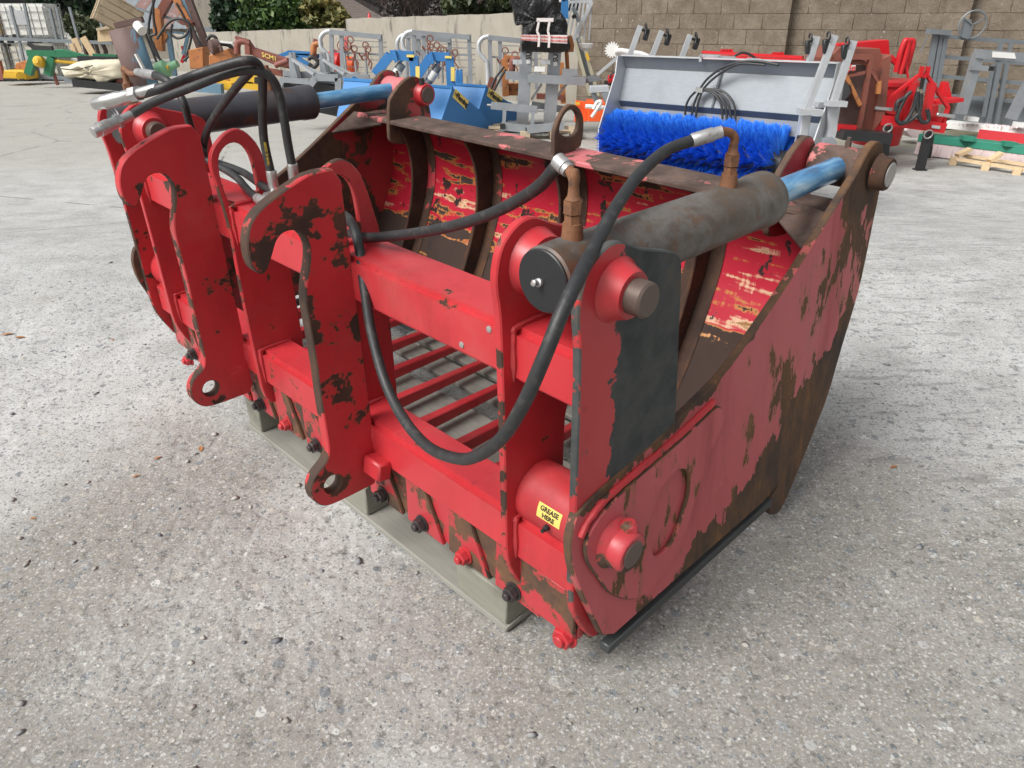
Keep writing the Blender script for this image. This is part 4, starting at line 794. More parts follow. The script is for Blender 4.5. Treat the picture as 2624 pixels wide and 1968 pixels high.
for x0, x1, y0, y1 in ((1794, 1845, 142, 158), (1848, 1884, 146, 160), (1915, 1949, 151, 166)):
    mb = MB()
    for L in ([(x0, y1), (x0, y0), (x1, y0 + 2), (x1, y1 + 2)],): pbars(mb, L, 7.05, .02)
    put(mb, 'hose_guide', M['galv_white'], t)
# ---------------------------------------------------------------- red implement on the wall
t = T('red_implement', 'long bright red implement beam along the block wall, behind the sweeper hood', 'implement', 1940, 9.6)
put(pbars(MB(), [(1800, 156, 10), (2065, 170, 9.4)], 0, .15, .12), 'beam', M['redbg'], t); put(pbars(MB(), [(1802, 133, 10.05), (2058, 147, 9.45)], 0, .03, .12), 'top_flange', M['redbg'], t)
for px in (1850, 1858, 1866, 1874): put(MB().box(at(px, 130 , 9.9), (.03, .05, .035)), 'tooth', M['redbg'], t)
for px in (1983, 1990, 1997, 2004): put(MB().box(at(px, 138, 9.6), (.03, .05, .035)), 'tooth', M['redbg'], t)
put(pbars(MB(), [(1928, 161, 9.4), (1972, 163, 9.35)], 0, .06, .01), 'yellow_label', M['yellow'], t); put(pbars(MB(), [(2070, 160), (2115, 160)], 9.2, .18, .12), 'end_block', M['redbg'], t)
put(ptube(MB(), [(1870, 160), (1885, 142), (1905, 135), (1930, 145), (1940, 160)], 9.5, .014), 'hose', M['rubber'], t)
# ---------------------------------------------------------------- brown feeder and red hopper
t = T('straw_blower', 'old brown oxide-painted feed blower with angled linkage, right of the sweeper', 'feed blower', 2190, 8.4)
put(pprism(MB(), [(2122, 335), (2124, 150), (2150, 122), (2255, 124), (2262, 150), (2238, 335)], 8.5, .7), 'housing', M['oldred'], t)
put(pprism(MB(), [(2238, 335), (2262, 150), (2285, 140), (2268, 300)], 8.45, .5), 'side_panel', M['oldred'], t)
put(pprism(MB(), [(2140, 320), (2150, 165), (2225, 165), (2208, 320)], 8.44, .05), 'inner_panel', M['brownrust'], t)
for L, w_ in (([(2127, 152), (2130, 145), (2232, 146)], .05), ([(2232, 146), (2206, 300), (2196, 345)], .045), ([(2170, 195), (2216, 186)], .03), ([(2160, 180), (2196, 255), (2204, 270)], .04), ([(2222, 205), (2210, 255)], .022), ([(2232, 180), (2252, 215)], .03), ([(2252, 208), (2250, 240)], .04)): put(pbars(MB(), L, 8.36, w_), 'linkage_bar', M['oldred'] if w_ != .04 else M['oldorange'], t)
put(ptube(MB(), [(2160, 175), (2180, 160), (2205, 158), (2225, 170)], 8.4, .02), 'hoop', M['oldred'], t)
put(MB().cyl(at(2158, 236, 8.42), at(2150, 236, 8.15), .10, 20), 'opening_shade', M['dark'], t)  # dark cylinder puts in the shade of the round opening
put(pprism(MB(), [(2166, 168), (2193, 167), (2192, 180), (2166, 181)], 8.33, .01, .001), 'name_plate', M['white'], t)
c = at(2180, 174, 8.325); lm = lettering('gle', .09, M['redink'], t, lambda co: Vector((co.x, -co.z, co.y)) + c, .002); lm.matrix_parent_inverse = Matrix.Translation(-t.location)
put(pbars(MB(), [(2150, 342), (2272, 352)], 8.25, .10, .25), 'skid', M['dark'], t); put(pbars(MB(), [(2135, 325), (2190, 328)], 8.3, .06, .09), 'red_crossbar', M['redbg'], t)
t = T('red_hopper', 'bright red hopper with a round body and lifting loop behind the brown feed blower', 'hopper', 2290, 9.3)
put(pprism(MB(), [(2138, 160), (2148, 113), (2278, 102), (2282, 158), (2262, 175)], 9.35, .3), 'back_plate', M['redbg'], t)
p0 = at(2285, 310, 9.3); put(MB().lathe([(0, .27), (.65, .33), (.68, .36), (.72, .36), (.74, .30)], Vector((p0.x, 9.6, .12)), (0, 0, 1), 28), 'drum', M['redbg'], t)
for dx in (0, 12): put(ptube(MB(), [(2296 + dx, 185), (2306 + dx, 140), (2318 + dx, 108), (2324 + dx, 104), (2328 + dx, 112), (2316 + dx, 160), (2306 + dx, 190)], 9.0 + dx * .01, .03), 'lifting_loop', M['redbg'], t)
put(pbars(MB(), [(2280, 145), (2300, 165), (2325, 166)], 9.05, .05), 'hinge', M['redbg'], t); put(pprism(MB(), [(2250, 176), (2262, 173), (2261, 188), (2249, 189)], 8.98, .01, .001), 'yellow_label', M['yellow'], t); put(pbars(MB(), [(2322, 168), (2327, 200)], 9.0, .02), 'chain', M['redbg'], t)
# ---------------------------------------------------------------- red three-point frame on black legs
t = T('linkage_frame', 'bright red three-point linkage frame standing on two black legs with coiled hoses', 'linkage frame', 2350, 8.6)
put(pbars(MB(), [(2254, 306), (2417, 328)], 8.5, .10, .11), 'cross_beam', M['redbg'], t); put(pbars(MB(), [(2258, 290), (2262, 300), (2300, 306)], 8.62, .09, .04), 'back_flange', M['redbg'], t); put(pbars(MB(), [(2380, 308), (2420, 312)], 8.62, .09, .04), 'back_flange', M['redbg'], t)
for L in ([(2258, 298), (2265, 262), (2356, 192)], [(2374, 192), (2429, 275), (2416, 322)]): put(pbars(MB(), L, 8.5, .03, .05), 'brace', M['redbg'], t)
for L in ([(2312, 305), (2339, 212)], [(2370, 312), (2388, 212)]): put(pbars(MB(), L, 8.48, .06, .09), 'upright', M['redbg'], t)
for L in ([(2358, 196), (2364, 170)], [(2374, 196), (2379, 170)]): put(pbars(MB(), L, 8.5, .02, .07), 'top_link_lug', M['redbg'], t)
put(pbars(MB(), [(2356, 193), (2375, 193)], 8.5, .05, .04), 'head', M['redbg'], t)
for L in ([(2276, 322), (2262, 412)], [(2380, 338), (2357, 434)]):
    o = put(pbars(MB(), L, 8.45, .075), 'leg', M['dark'], t); q = MB(); q.ring(at(L[0][0] - 1, L[0][1] + 6, 8.38), (0, 1, .2), .045, .008, 16, 6); sub(q, 'linch_pin', M['steel'], o, t); q = MB(); q.box(at(L[1][0], L[1][1], 8.45), (.12, .10, .012)); sub(q, 'foot', M['dark'], o, t)
put(pbars(MB(), [(2385, 345), (2376, 405)], 9.1, .06), 'leg', M['dark'], t)
for L in ([(2241, 277), (2286, 281)], [(2400, 293), (2446, 299)]): q = MB(); q.cyl(at(*L[0], 8.45), at(*L[1], 8.45), .02, 12, ch=.006); put(q, 'linkage_pin', M['steel'], t)
for L in ([(2350, 240), (2340, 280), (2318, 314), (2302, 312), (2300, 295), (2320, 250), (2335, 235)], [(2352, 235), (2350, 270), (2358, 305), (2370, 314), (2380, 305), (2376, 280)], [(2360, 240), (2356, 285), (2330, 310), (2312, 314)], [(2320, 250), (2300, 262), (2296, 285)]): put(ptube(MB(), L, 8.38, .022), 'hose', M['rubber'], t)
put(pbars(MB(), [(2360, 228), (2368, 190)], 8.5, .03), 'ram', M['dark'], t); put(pprism(MB(), [(2388, 320), (2410, 323), (2409, 331), (2387, 328)], 8.43, .008, .001), 'maker_plate', M['galv_white'], t)
t = T('red_bracket', 'small bright red pointed bracket behind the right of the linkage frame', 'bracket', 2425, 9.4)
put(pprism(MB(), [(2410, 248), (2424, 210), (2432, 210), (2440, 250)], 9.2, .12), 'upright', M['redbg'], t); put(pbars(MB(), [(2388, 262), (2420, 258), (2458, 254)], 9.1, .04, .2), 'plate', M['redbg'], t); put(pbars(MB(), [(2395, 270), (2392, 330)], 9.4, .06), 'post', M['redbg'], t)
# ---------------------------------------------------------------- yard brushes
def brush(label, a, b, hm, fm, fz, posts, seed):
    t = T('yard_brush', label, 'yard brush', (a[0] + b[0]) / 2, a[2], 'broad yard brushes on the right'); A, Bp = at(*a), at(*b)
    put(MB().bar(A, Bp, .20, .09, bev=.006), 'head_beam', hm, t); d = (Bp - A); n = int(d.length / .028); rs = np.random.RandomState(seed); V, F, R = [], [], []
    dn = d.normalized(); nn = Vector((dn.y, -dn.x, 0))
    for row in (.09, .03, -.03, -.09):
        for k in range(n * 5):
            p = A + dn * (d.length * rs.rand()) + nn * row - Vector((0, 0, .03)); q = Vector((p.x + rs.randn() * .012, p.y + rs.randn() * .01, fz + rs.rand() * .015)); i = len(V); w_ = dn * .006
            V += [tuple(p - w_), tuple(p + w_), tuple(q + w_), tuple(q - w_)]; F.append((i, i + 1, i + 2, i + 3))
    ps = Vector((0, 0, 0)); h = A.z - .045 - fz
    put(MB().hexa([A + dn * s * d.length + nn * o_ + Vector((0, 0, z)) for z in (-.045 - h * .97, -.046) for s, o_ in ((.003, -.085), (.997, -.085), (.997, .085), (.003, .085))]), 'bristle_block', fm, t)
    rawp('bristles', V, F, fm, t, kind='stuff')
    for p in posts:
        o = put(MB().bar(at(*p), at(*p) + Vector((.13, -.02, -.01)), .12, .05), 'fork_pocket', hm, t)
    return t
brush('yard brush with a green head beam and pale pink bristles, nearest the block wall foot', (2362, 351, 9.5), (2668, 388, 8.5), M['greenbox'], M['fibre'], .012, [(2465, 353, 9.0), (2570, 367, 8.7)], 1)
b2 = brush('yard brush with a white head beam and pink and red bristles, behind the green one', (2425, 318, 10.2), (2690, 346, 9.4), M['white'], M['fibre'], .30, [(2475, 303, 9.85), (2600, 318, 9.5)], 2)
A, Bp = at(2506, 345, 9.72), at(2690, 366, 9.25); put(MB().bar(A, Bp, .015, .13), 'red_bristle_panel', M['redfibre'], b2); put(MB().bar(at(2468, 392, 9.2), at(2460, 365, 9.2), .012), 'chain', M['steel'], b2)
A = at(2330, 340, 10.3); put(pprism(MB(), [(2320, 335), (2345, 318), (2362, 322), (2362, 352), (2335, 352)], 10.3, .3), 'end_curtain', M['fibre'], b2)
t = T('galvanised_frame', 'new galvanised portal frame with a torn white label, standing on the white brush beam', 'frame', 2530, 9.9, None, .6)
for L in ([(2462, 292), (2508, 135)], [(2590, 305), (2660, 165)]): put(pbars(MB(), L, 9.75, .10), 'post', M['galv'], t)
put(pbars(MB(), [(2500, 137), (2680, 152)], 9.73, .10, .11), 'top_rail', M['galv'], t); put(pprism(MB(), [(2544, 132), (2600, 136), (2604, 151), (2543, 147)], 9.66, .01, .001), 'white_label', M['white'], t); put(pbars(MB(), [(2488, 172), (2530, 175)], 9.7, .06), 'stub_arm', M['galv'], t); q = MB(); q.bar(at(2530, 175, 9.7), at(2545, 176, 9.7), .05); put(q, 'stub_end', M['dark'], t)
t = T('cattle_crush', 'weathered galvanised cattle crush with a round hand wheel against the block wall', 'cattle crush', 2520, 10.9)
for L, w_ in (([(2398, 85), (2372, 235)], .06), ([(2412, 85), (2386, 240)], .05), ([(2422, 95), (2396, 250)], .06), ([(2560, 160), (2530, 318)], .06), ([(2580, 160), (2552, 318)], .05), ([(2545, 165), (2520, 300)], .04), ([(2565, 110), (2556, 150)], .05), ([(2590, 112), (2582, 150)], .04)): put(pbars(MB(), L, 10.8, w_), 'post', M['galv_old'], t)
for L in ([(2418, 93), (2640, 110)], [(2414, 145), (2640, 163)], [(2408, 195), (2640, 215)], [(2436, 246), (2640, 262)], [(2560, 230), (2640, 238)]): put(pbars(MB(), L, 10.85, .05), 'rail', M['galv_old'], t)
put(pbars(MB(), [(2445, 282), (2640, 296)], 10.95, .30, .02), 'lower_panel', M['galv_old'], t); put(pbars(MB(), [(2378, 80), (2432, 84)], 10.75, .06, .12), 'latch_box', M['galv_old'], t); put(pbars(MB(), [(2378, 90), (2358, 135)], 10.75, .012), 'lever', M['galv_old'], t)
c = at(2492, 63, 10.75); q = MB(); q.ring(c, (0.12, 1, .1), .165, .011, 28, 6)
for a in (.5, 2.6, 4.7): q.bar(c, c + Vector((math.cos(a) * .16, 0, math.sin(a) * .16)), .016)
put(q, 'hand_wheel', M['galv_old'], t); put(pbars(MB(), [(2478, 50), (2470, 96)], 10.8, .08), 'wheel_post', M['galv_old'], t)
t = T('pallet_frame', 'broken pallet frame of fresh yellow timber lying before the green yard brush', 'pallet', 2530, 8.5)
put(pbars(MB(), [(2455, 408, 8.75), (2632, 436, 8.15)], 0, .03, .09), 'board', M['newwood'], t); put(pbars(MB(), [(2470, 398, 8.95), (2640, 424, 8.4)], 0, .03, .07), 'board', M['newwood'], t)
for px, py, y in ((2449, 414, 8.75), (2532, 428, 8.42), (2613, 441, 8.15)): put(MB().box(at(px, py, y) + Vector((0, .05, 0)), (.08, .12, .085), Matrix.Rotation(-.5, 3, 'Z'), .004), 'block', M['newwood'], t)
for L, y in (([(2452, 398), (2486, 382)], 8.85), ([(2534, 412), (2566, 392)], 8.5)): put(pbars(MB(), L, y, .035, .09), 'splintered_board', M['newwood'], t)
# ---------------------------------------------------------------- wrapped galvanised stand
t = T('wrapped_stand', 'galvanised twin-post machine stand with its head wrapped in black film and fragile tape', 'machine stand', 1380, 11.3, None, .13); Y = 11.3
for L in ([(1338, 322), (1349, 132)], [(1407, 322), (1422, 132)]): o = put(pbars(MB(), L, Y, .17), 'post', M['galv'], t)
for L, y, h in (([(1295, 193), (1330, 194)], Y, .10), ([(1352, 200), (1500, 208)], Y - .15, .11), ([(1258, 270), (1376, 281)], Y - .3, .09), ([(1362, 268), (1446, 280)], Y + .3, .09), ([(1284, 322), (1360, 332)], Y - .45, .10), ([(1350, 332), (1445, 322)], Y - .5, .10), ([(1300, 318), (1440, 322)], Y + .3, .09)): put(pbars(MB(), L, y, h, .10), 'crossbar', M['galv'], t)
for L, y in (([(1291, 316), (1293, 282)], Y - .4), ([(1363, 325), (1366, 288)], Y - .4)): put(pbars(MB(), L, y, .05), 'stub', M['galv'], t)
for px, py in ((1288, 324), (1353, 334)): put(MB().box(at(px, py, Y - .52), (.07, .02, .07)), 'tube_end_shade', M['dark'], t)  # dark plates put in the shade inside the open tube ends
for L in ([(1388, 215), (1362, 255)], [(1452, 215), (1425, 250)]): put(pbars(MB(), L, Y, .03, .05), 'gusset', M['galv'], t)
put(pprism(MB(), [(1440, 176), (1480, 177), (1482, 196), (1440, 196)], Y - .2, .04), 'plate', M['galv'], t); put(pprism(MB(), [(1496, 200), (1530, 196), (1545, 205), (1500, 214)], Y - .1, .3), 'table', M['galv_old'], t); put(pprism(MB(), [(1370, 170), (1398, 171), (1397, 185), (1369, 184)], Y - .2, .03), 'plate', M['white'], t)
for px in (1320, 1332, 1392, 1404): put(pprism(MB(), [(px - 6, 153), (px + 6, 153), (px + 7, 166), (px - 6, 165)], Y - .2, .03), 'lug', M['galv_white'], t)
for L in ([(1248, 269), (1280, 271)], [(1360, 281), (1392, 283)]): q = MB(); q.cyl(at(*L[0], Y - .32), at(*L[1], Y - .32), .018, 10); put(q, 'pin', M['steel'], t)
for px, py in ((1355, 147), (1424, 153)):
    o = put(pprism(MB(), [(px - 5, py - 14), (px + 5, py - 14), (px + 4, py + 16), (px - 6, py + 16)], Y - .10, .006, .001), 'white_label', M['white'], t); c = at(px, py - 4, Y - .105); lm = lettering('SU', .085, M['blackink'], o, lambda co: Vector((-co.y, -co.z, co.x)) + c, .003)
# black wrapped head
P = [at(px, py, Y - .2) for px, py in [(1336, 132), (1452, 132), (1455, 90), (1452, 55), (1432, 20), (1420, -25), (1312, -25), (1314, 20), (1318, 55), (1324, 66), (1336, 62)]]
mb = MB(); pts = [(p.x, p.z) for p in catmull([Vector((p.x, 0, p.z)) for p in P + P[:1]], 5)][:-1]
pts = [(p[0], p[1]) for p in pts]; n = len(pts); cx_, cz_ = sum(p[0] for p in pts) / n, sum(p[1] for p in pts) / n; rings = []
for k, (s, yy) in enumerate([(.02, -.02), (.6, -.005), (.93, .01), (1, .05), (1, .25), (1, .42), (.9, .48), (.02, .5)]):
    rings.append([mb.bm.verts.new(Vector((cx_ + (a - cx_) * s, Y - .28 + yy, cz_ + (b - cz_) * s)) + Vector((noise.noise((a * 5, b * 5, k * .7)), noise.noise((a * 4, b * 9, 5 + k)), 0)) * .035) for a, b in pts])
for a, b in zip(rings, rings[1:]):
    for k in range(n): mb.face([a[k], a[(k + 1) % n], b[(k + 1) % n], b[k]])
mb.face(rings[0]); mb.face(rings[-1]); put(mb, 'wrapped_head', M['wrap'], t, angle=70)
tp_ = put(pprism(MB(), [(1336, 89), (1454, 90), (1454, 112), (1400, 109), (1336, 103)], Y - .345, .01, .001), 'fragile_tape', M['tape'], t)
for k in range(6):
    for j, py in enumerate((92.5, 101.5)):
        px = 1346 + k * 19.5; c = at(px, py + k * .8, Y - .352); lm = lettering('FRAGILE', .027, M['redink'], tp_, lambda co: Vector((co.x * 1.1, -co.z, co.y)) + c, .001)
for L, w_ in (([(1375, 51), (1418, 51)], .045), ([(1381, 54), (1376, 80), (1382, 92), (1380, 120)], .03), ([(1408, 54), (1404, 80), (1408, 95), (1406, 122)], .03)): put(pbars(MB(), L, Y - .355, .006, w_) if False else pbars(MB(), L, Y - .36, w_, .006), 'fragile_tape', M['tape'], t)
t2 = T('wooden_pallet', 'brown wooden pallet carrying the wrapped galvanised stand', 'pallet', 1370, 11.2)
for a, b, yy in (((1256, 318), (1478, 328), 11.45), ((1252, 326), (1480, 338), 11.0)): put(pbars(MB(), [a, b], yy, .025, .16), 'deck_board', M['oldwood'], t2)
for px in (1265, 1345, 1420, 1472): put(MB().box(gp(px, 11.05, .06), (.14, .6, .10), None, .004), 'block', M['oldwood'], t2)
put(pbars(MB(), [(1256, 350), (1480, 356)], 11.0, .02, .10), 'bottom_board', M['oldwood'], t2)
# leaning ladder rack, steel channel, orange cover
t = T('slatted_rack', 'white slatted galvanised rack leaning behind the black wrapped head', 'rack', 1480, 12.4, None, 1.0)
for k in range(7): put(pbars(MB(), [(1425 + k * 13 + 6, 115 - k * 2), (1458 + k * 9.5, 6)], 12.2, .025, .04), 'slat', M['galv_white'], t)
put(pbars(MB(), [(1454, 5), (1518, 3)], 12.2, .04), 'top_rail', M['galv_white'], t); put(pbars(MB(), [(1467, 108), (1517, 4)], 12.18, .05), 'side_rail', M['galv_white'], t)
put(pbars(MB(), [(1468, 18), (1484, 56)], 12.05, .06, .03), 'latch', M['galv'], t); put(pbars(MB(), [(1466, 45), (1476, 40)], 12.0, .05), 'grip', M['dark'], t)
t = T('steel_channel', 'pale steel channel leaning against the block wall behind the wrapped stand', 'channel', 1510, 13.2)
for L in ([(1470, 95), (1512, 245)], [(1490, 95), (1532, 245)]): put(pbars(MB(), L, 13.3, .05, .1), 'flange', simple('pale_channel_paint', (.40, .37, .27), .5), t)
put(pbars(MB(), [(1480, 95), (1522, 245)], 13.36, .17, .03), 'web', M['galv_old'], t); put(pprism(MB(), [(1500, 140), (1506, 134), (1512, 152), (1506, 158)], 13.2, .01, .001), 'yellow_label', M['yellow'], t)
t = T('engine_cover', 'orange plastic cover at the right of the black wrapped head', 'cover', 1459, 11.9, None, 1.1); put(pprism(MB(), [(1450, 94), (1466, 91), (1472, 115), (1470, 133), (1448, 134), (1446, 110)], 11.5, .25, .02), 'cover', M['oldorange'], t); put(MB().cyl(at(1452, 134, 11.5), at(1456, 210, 11.6), .03, 10), 'post', M['oldorange'], t)
t = T('blue_ram', 'blue tubular post rising behind the black wrapped head', 'post', 1447, 12.0, None, 1.4); put(pbars(MB(), [(1447, -12), (1447, 48)], 11.8, .10), 'sleeve', M['blue'], t); put(pprism(MB(), [(1420, -14), (1462, -16), (1460, 4), (1428, 6)], 11.75, .2), 'white_head', M['white'], t)
# orange box, small galvanised bracket, white wheel machine
t = T('orange_box', 'bright orange steel box on the ground left of the sweeper', 'box', 1515, 10.6); put(pprism(MB(), [(1472, 312), (1476, 258), (1508, 262), (1504, 312)], 10.6, .1, .008), 'end_panel', M['orange'], t); put(pprism(MB(), [(1508, 312), (1510, 262), (1562, 264), (1558, 312)], 10.4, .5, .008), 'body', M['orange'], t); put(pprism(MB(), [(1474, 261), (1486, 262), (1486, 269), (1474, 268)], 10.55, .01, .001), 'yellow_label', M['yellow'], t)
t = T('grey_bracket', 'small pale galvanised bracket in front of the orange box', 'bracket', 1540, 9.6); put(pprism(MB(), [(1514, 222), (1560, 220), (1562, 236), (1512, 238)], 9.5, .2), 'top', M['galv_white'], t); put(pprism(MB(), [(1540, 238), (1562, 236), (1566, 268), (1556, 272)], 9.5, .15), 'leg', M['galv'], t); put(pbars(MB(), [(1520, 238), (1538, 282)], 9.7, .06), 'leg', M['galv'], t)
q = MB(); q.cyl(at(1500, 272, 9.6), at(1562, 276, 9.6), .025, 10); q2 = put(q, 'shaft', M['white'], t); put(ptube(MB(), [(1516, 300), (1528, 282), (1540, 262), (1530, 262), (1520, 280)], 9.5, .02), 'hook', M['white'], t)
t = T('toothed_wheel_machine', 'white machine with a toothed wheel and feed arm above the left end of the sweeper', 'machine', 1600, 11.5, None, 1.0); Y = 10.6; c = at(1569, 128, Y)
put(MB().prism(sum([[(.075 * math.cos(a), .075 * math.sin(a)), (.098 * math.cos(a + .1), .098 * math.sin(a + .1)), (.098 * math.cos(a + .2), .098 * math.sin(a + .2)), (.075 * math.cos(a + .3), .075 * math.sin(a + .3))] for a in [k * 2 * math.pi / 16 for k in range(16)]], []), c + Vector((0, .03, 0)), (1, 0, 0), (0, 0, 1), .03, ch=.002, rim=0), 'toothed_wheel', M['white'], t)
put(pprism(MB(), [(1582, 140), (1590, 128), (1612, 126), (1620, 140), (1610, 168), (1584, 165)], Y, .25, .02), 'gearbox', M['white'], t); put(ptube(MB(), [(1575, 132), (1590, 130), (1615, 135), (1640, 138), (1660, 146)], Y - .05, .035), 'shaft', M['white'], t); put(pbars(MB(), [(1530, 192), (1582, 148)], Y, .035), 'feed_arm', M['galv_white'], t); put(MB().lathe([(0, .03), (.04, .10), (.09, .11), (.10, .09)], at(1500, 130, 11.6), (0, 0, 1), 16), 'cup', M['white'], t)
put(pbars(MB(), [(1592, 165), (1590, 215)], Y + .1, .06), 'post', M['white'], t)
t = T('red_coupling', 'small red hydraulic valve between the channel and the sweeper', 'valve', 1570, 11.0, None, .5); put(MB().cyl(at(1558, 203, 10.8), at(1580, 200, 10.8), .05, 12), 'body', M['redbg'], t); put(pbars(MB(), [(1548, 212), (1576, 214)], 10.9, .06), 'base', M['dark'], t); put(ptube(MB(), [(1562, 200), (1568, 188), (1578, 186), (1584, 196)], 10.75, .01), 'hose', M['rubber'], t)
# ---------------------------------------------------------------- blue transport boxes
fl = lambda c, e1, e2, n_: (lambda co: c + e1 * co.x + e2 * co.y + n_ * (co.z + .004))
def quadplate(P, t_):
    n_ = (P[1] - P[0]).cross(P[3] - P[0]).normalized(); n_ = -n_ if n_.y < 0 else n_; return MB().hexa([p + n_ * t_ for p in P] + list(P), .004)
def onplane(px, py, A, Bq, Cq):
    n_ = (Bq - A).cross(Cq - A); r = wray(px, py); c0 = Vector((0, 0, HC)); return c0 + r * ((A - c0).dot(n_) / r.dot(n_))
def bluebox(label, L0, L1, y, dec=None, arm=None):
    (tl, tr, br, bl_), (r1, r2) = L0, L1; t = T('transport_box', label, 'transport box', tr[0], y, 'blue tipping transport boxes')
    T0, T1, B1, B0 = at(*tl, y + .45), at(*tr, y + .25), at(*br, y), at(*bl_, y + .2); R1 = at(*r1, y + .75); R2 = onplane(*r2, B1, R1, T1)
    put(quadplate([B0, B1, T1, T0], .03), 'slanted_panel', M['blue'], t); o = put(quadplate([B1, R2, R1, T1], .03), 'side_panel', M['blue'], t)
    b_ = Vector((0, .55, 0)); put(MB().hexa([B0 + b_, R2 + b_ * .4, R1 + b_ * .4, T0 + b_, B0 + b_ * 1.08, R2 + b_ * .48, R1 + b_ * .48, T0 + b_ * 1.08]), 'back_panel', M['blue'], t); put(MB().bar(T0, T1, .04, .03), 'top_rail', M['blue'], t)
    if dec:
        c0, c1 = onplane(*dec[0], B1, R1, T1), onplane(*dec[1], B1, R1, T1); e1 = (c1 - c0); Ln = e1.length; e1.normalize(); n_ = (R1 - B1).cross(T1 - B1).normalized(); n_ = -n_ if n_.y > 0 else n_; e2 = n_.cross(e1); hh = dec[2]
        q4 = (c0 - e2 * hh, c1 - e2 * hh, c1 + e2 * hh, c0 + e2 * hh); st_ = put(MB().hexa([p + n_ * .002 for p in q4] + [p + n_ * .006 for p in q4]), 'maker_decal', M['sticker'], t)
        lettering('Fleming', Ln * .262, M['blackink'], st_, fl(c0.lerp(c1, .595) + n_ * .003, e1, e2, n_), .006)
        q = MB(); mc = c0.lerp(c1, .11)
        for u_, v_, w_, h_ in ((-.05, .0, .03, .10), (.0, .03, .05, .04), (.02, -.03, .03, .05), (.055, .01, .035, .08)): cc = mc + e1 * u_ * Ln * 1.1 + e2 * v_ * Ln + n_ * .0062; q.hexa([cc + e1 * sx * w_ * Ln * .5 + e2 * sy * h_ * Ln * .6 + n_ * sz for sz in (0, .001) for sx, sy in ((-1, -1), (1, -1), (1, 1), (-1, 1))])
        sub(q, 'maker_emblem', M['blackink'], st_, t)
    if arm:
        for L in (arm[:2], arm[1:3], arm[2:4]): put(pbars(MB(), L, y - .05, .11, .10), 'arm', M['blue'], t)
        mx, my = arm[4]
        for k in (-8, 6): put(pprism(MB(), [(mx + k - 4, my - 14), (mx + k + 3, my - 14), (mx + k + 10, my + 14), (mx + k + 3, my + 20), (mx + k - 5, my + 8)], y - .10 + k * .004, .03), 'lug', M['blue'], t)
        rm = put(MB().cyl(at(mx + 12, my + 22, y - .02), at(mx - 22, my + 75, y), .055, 16), 'ram', M['galv_old'], t); sub(MB().cyl(at(mx + 3, my + 36, y - .02), at(mx - 10, my + 56, y - .01), .062, 16), 'white_sleeve', M['white'], rm, t)
        for k in (0.35, .9): x_, y_ = arm[2][0] + (arm[3][0] - arm[2][0]) * k, arm[2][1] + (arm[3][1] - arm[2][1]) * k
        c0, c1 = at(arm[3][0] + 4, arm[2][1] + 26, y - .115), at(arm[3][0] + 4, arm[3][1] - 12, y - .115); put(MB().bar(c0, c1, .05, .006), 'yellow_decal', M['sticker'], t); c0 = at((arm[1][0] + arm[2][0]) / 2 + 12, arm[1][1] + 2, y - .115); put(MB().bar(c0, c0 + Vector((.09, 0, -.004)), .006, .03), 'yellow_decal', M['sticker'], t)
    return t
bluebox('blue transport box with a raised arm and the lower Fleming decal, nearest the rusty lug', ((1082, 218), (1160, 224), (1122, 335), (1050, 330)), ((1230, 282), (1270, 335)), 10.2, ((1163, 238), (1197, 270), .06), [(962, 190), (1000, 141), (1060, 144), (1066, 222), (1018, 142)])
bluebox('blue transport box with a raised arm on the right, partly behind the wrapped stand', ((1155, 215), (1246, 221), (1212, 330), (1130, 330)), ((1312, 268), (1350, 335)), 11.0, ((1250, 235), (1285, 262), .06), [(1072, 192), (1104, 144), (1152, 146), (1156, 220), (1112, 147)])
bluebox('blue transport box without an arm, half hidden behind the far cylinder rod', ((882, 203), (962, 208), (930, 306), (862, 300)), ((1030, 262), (1050, 310)), 9.6)
t = T('blue_lug', 'small blue twin lug standing behind the blue transport boxes', 'lug', 1177, 11.9, None, .3)
for px in (1172, 1181): put(pprism(MB(), [(px - 5, 215), (px - 4, 180), (px, 176), (px + 4, 180), (px + 5, 215)], 11.7, .03), 'plate', M['blue'], t)
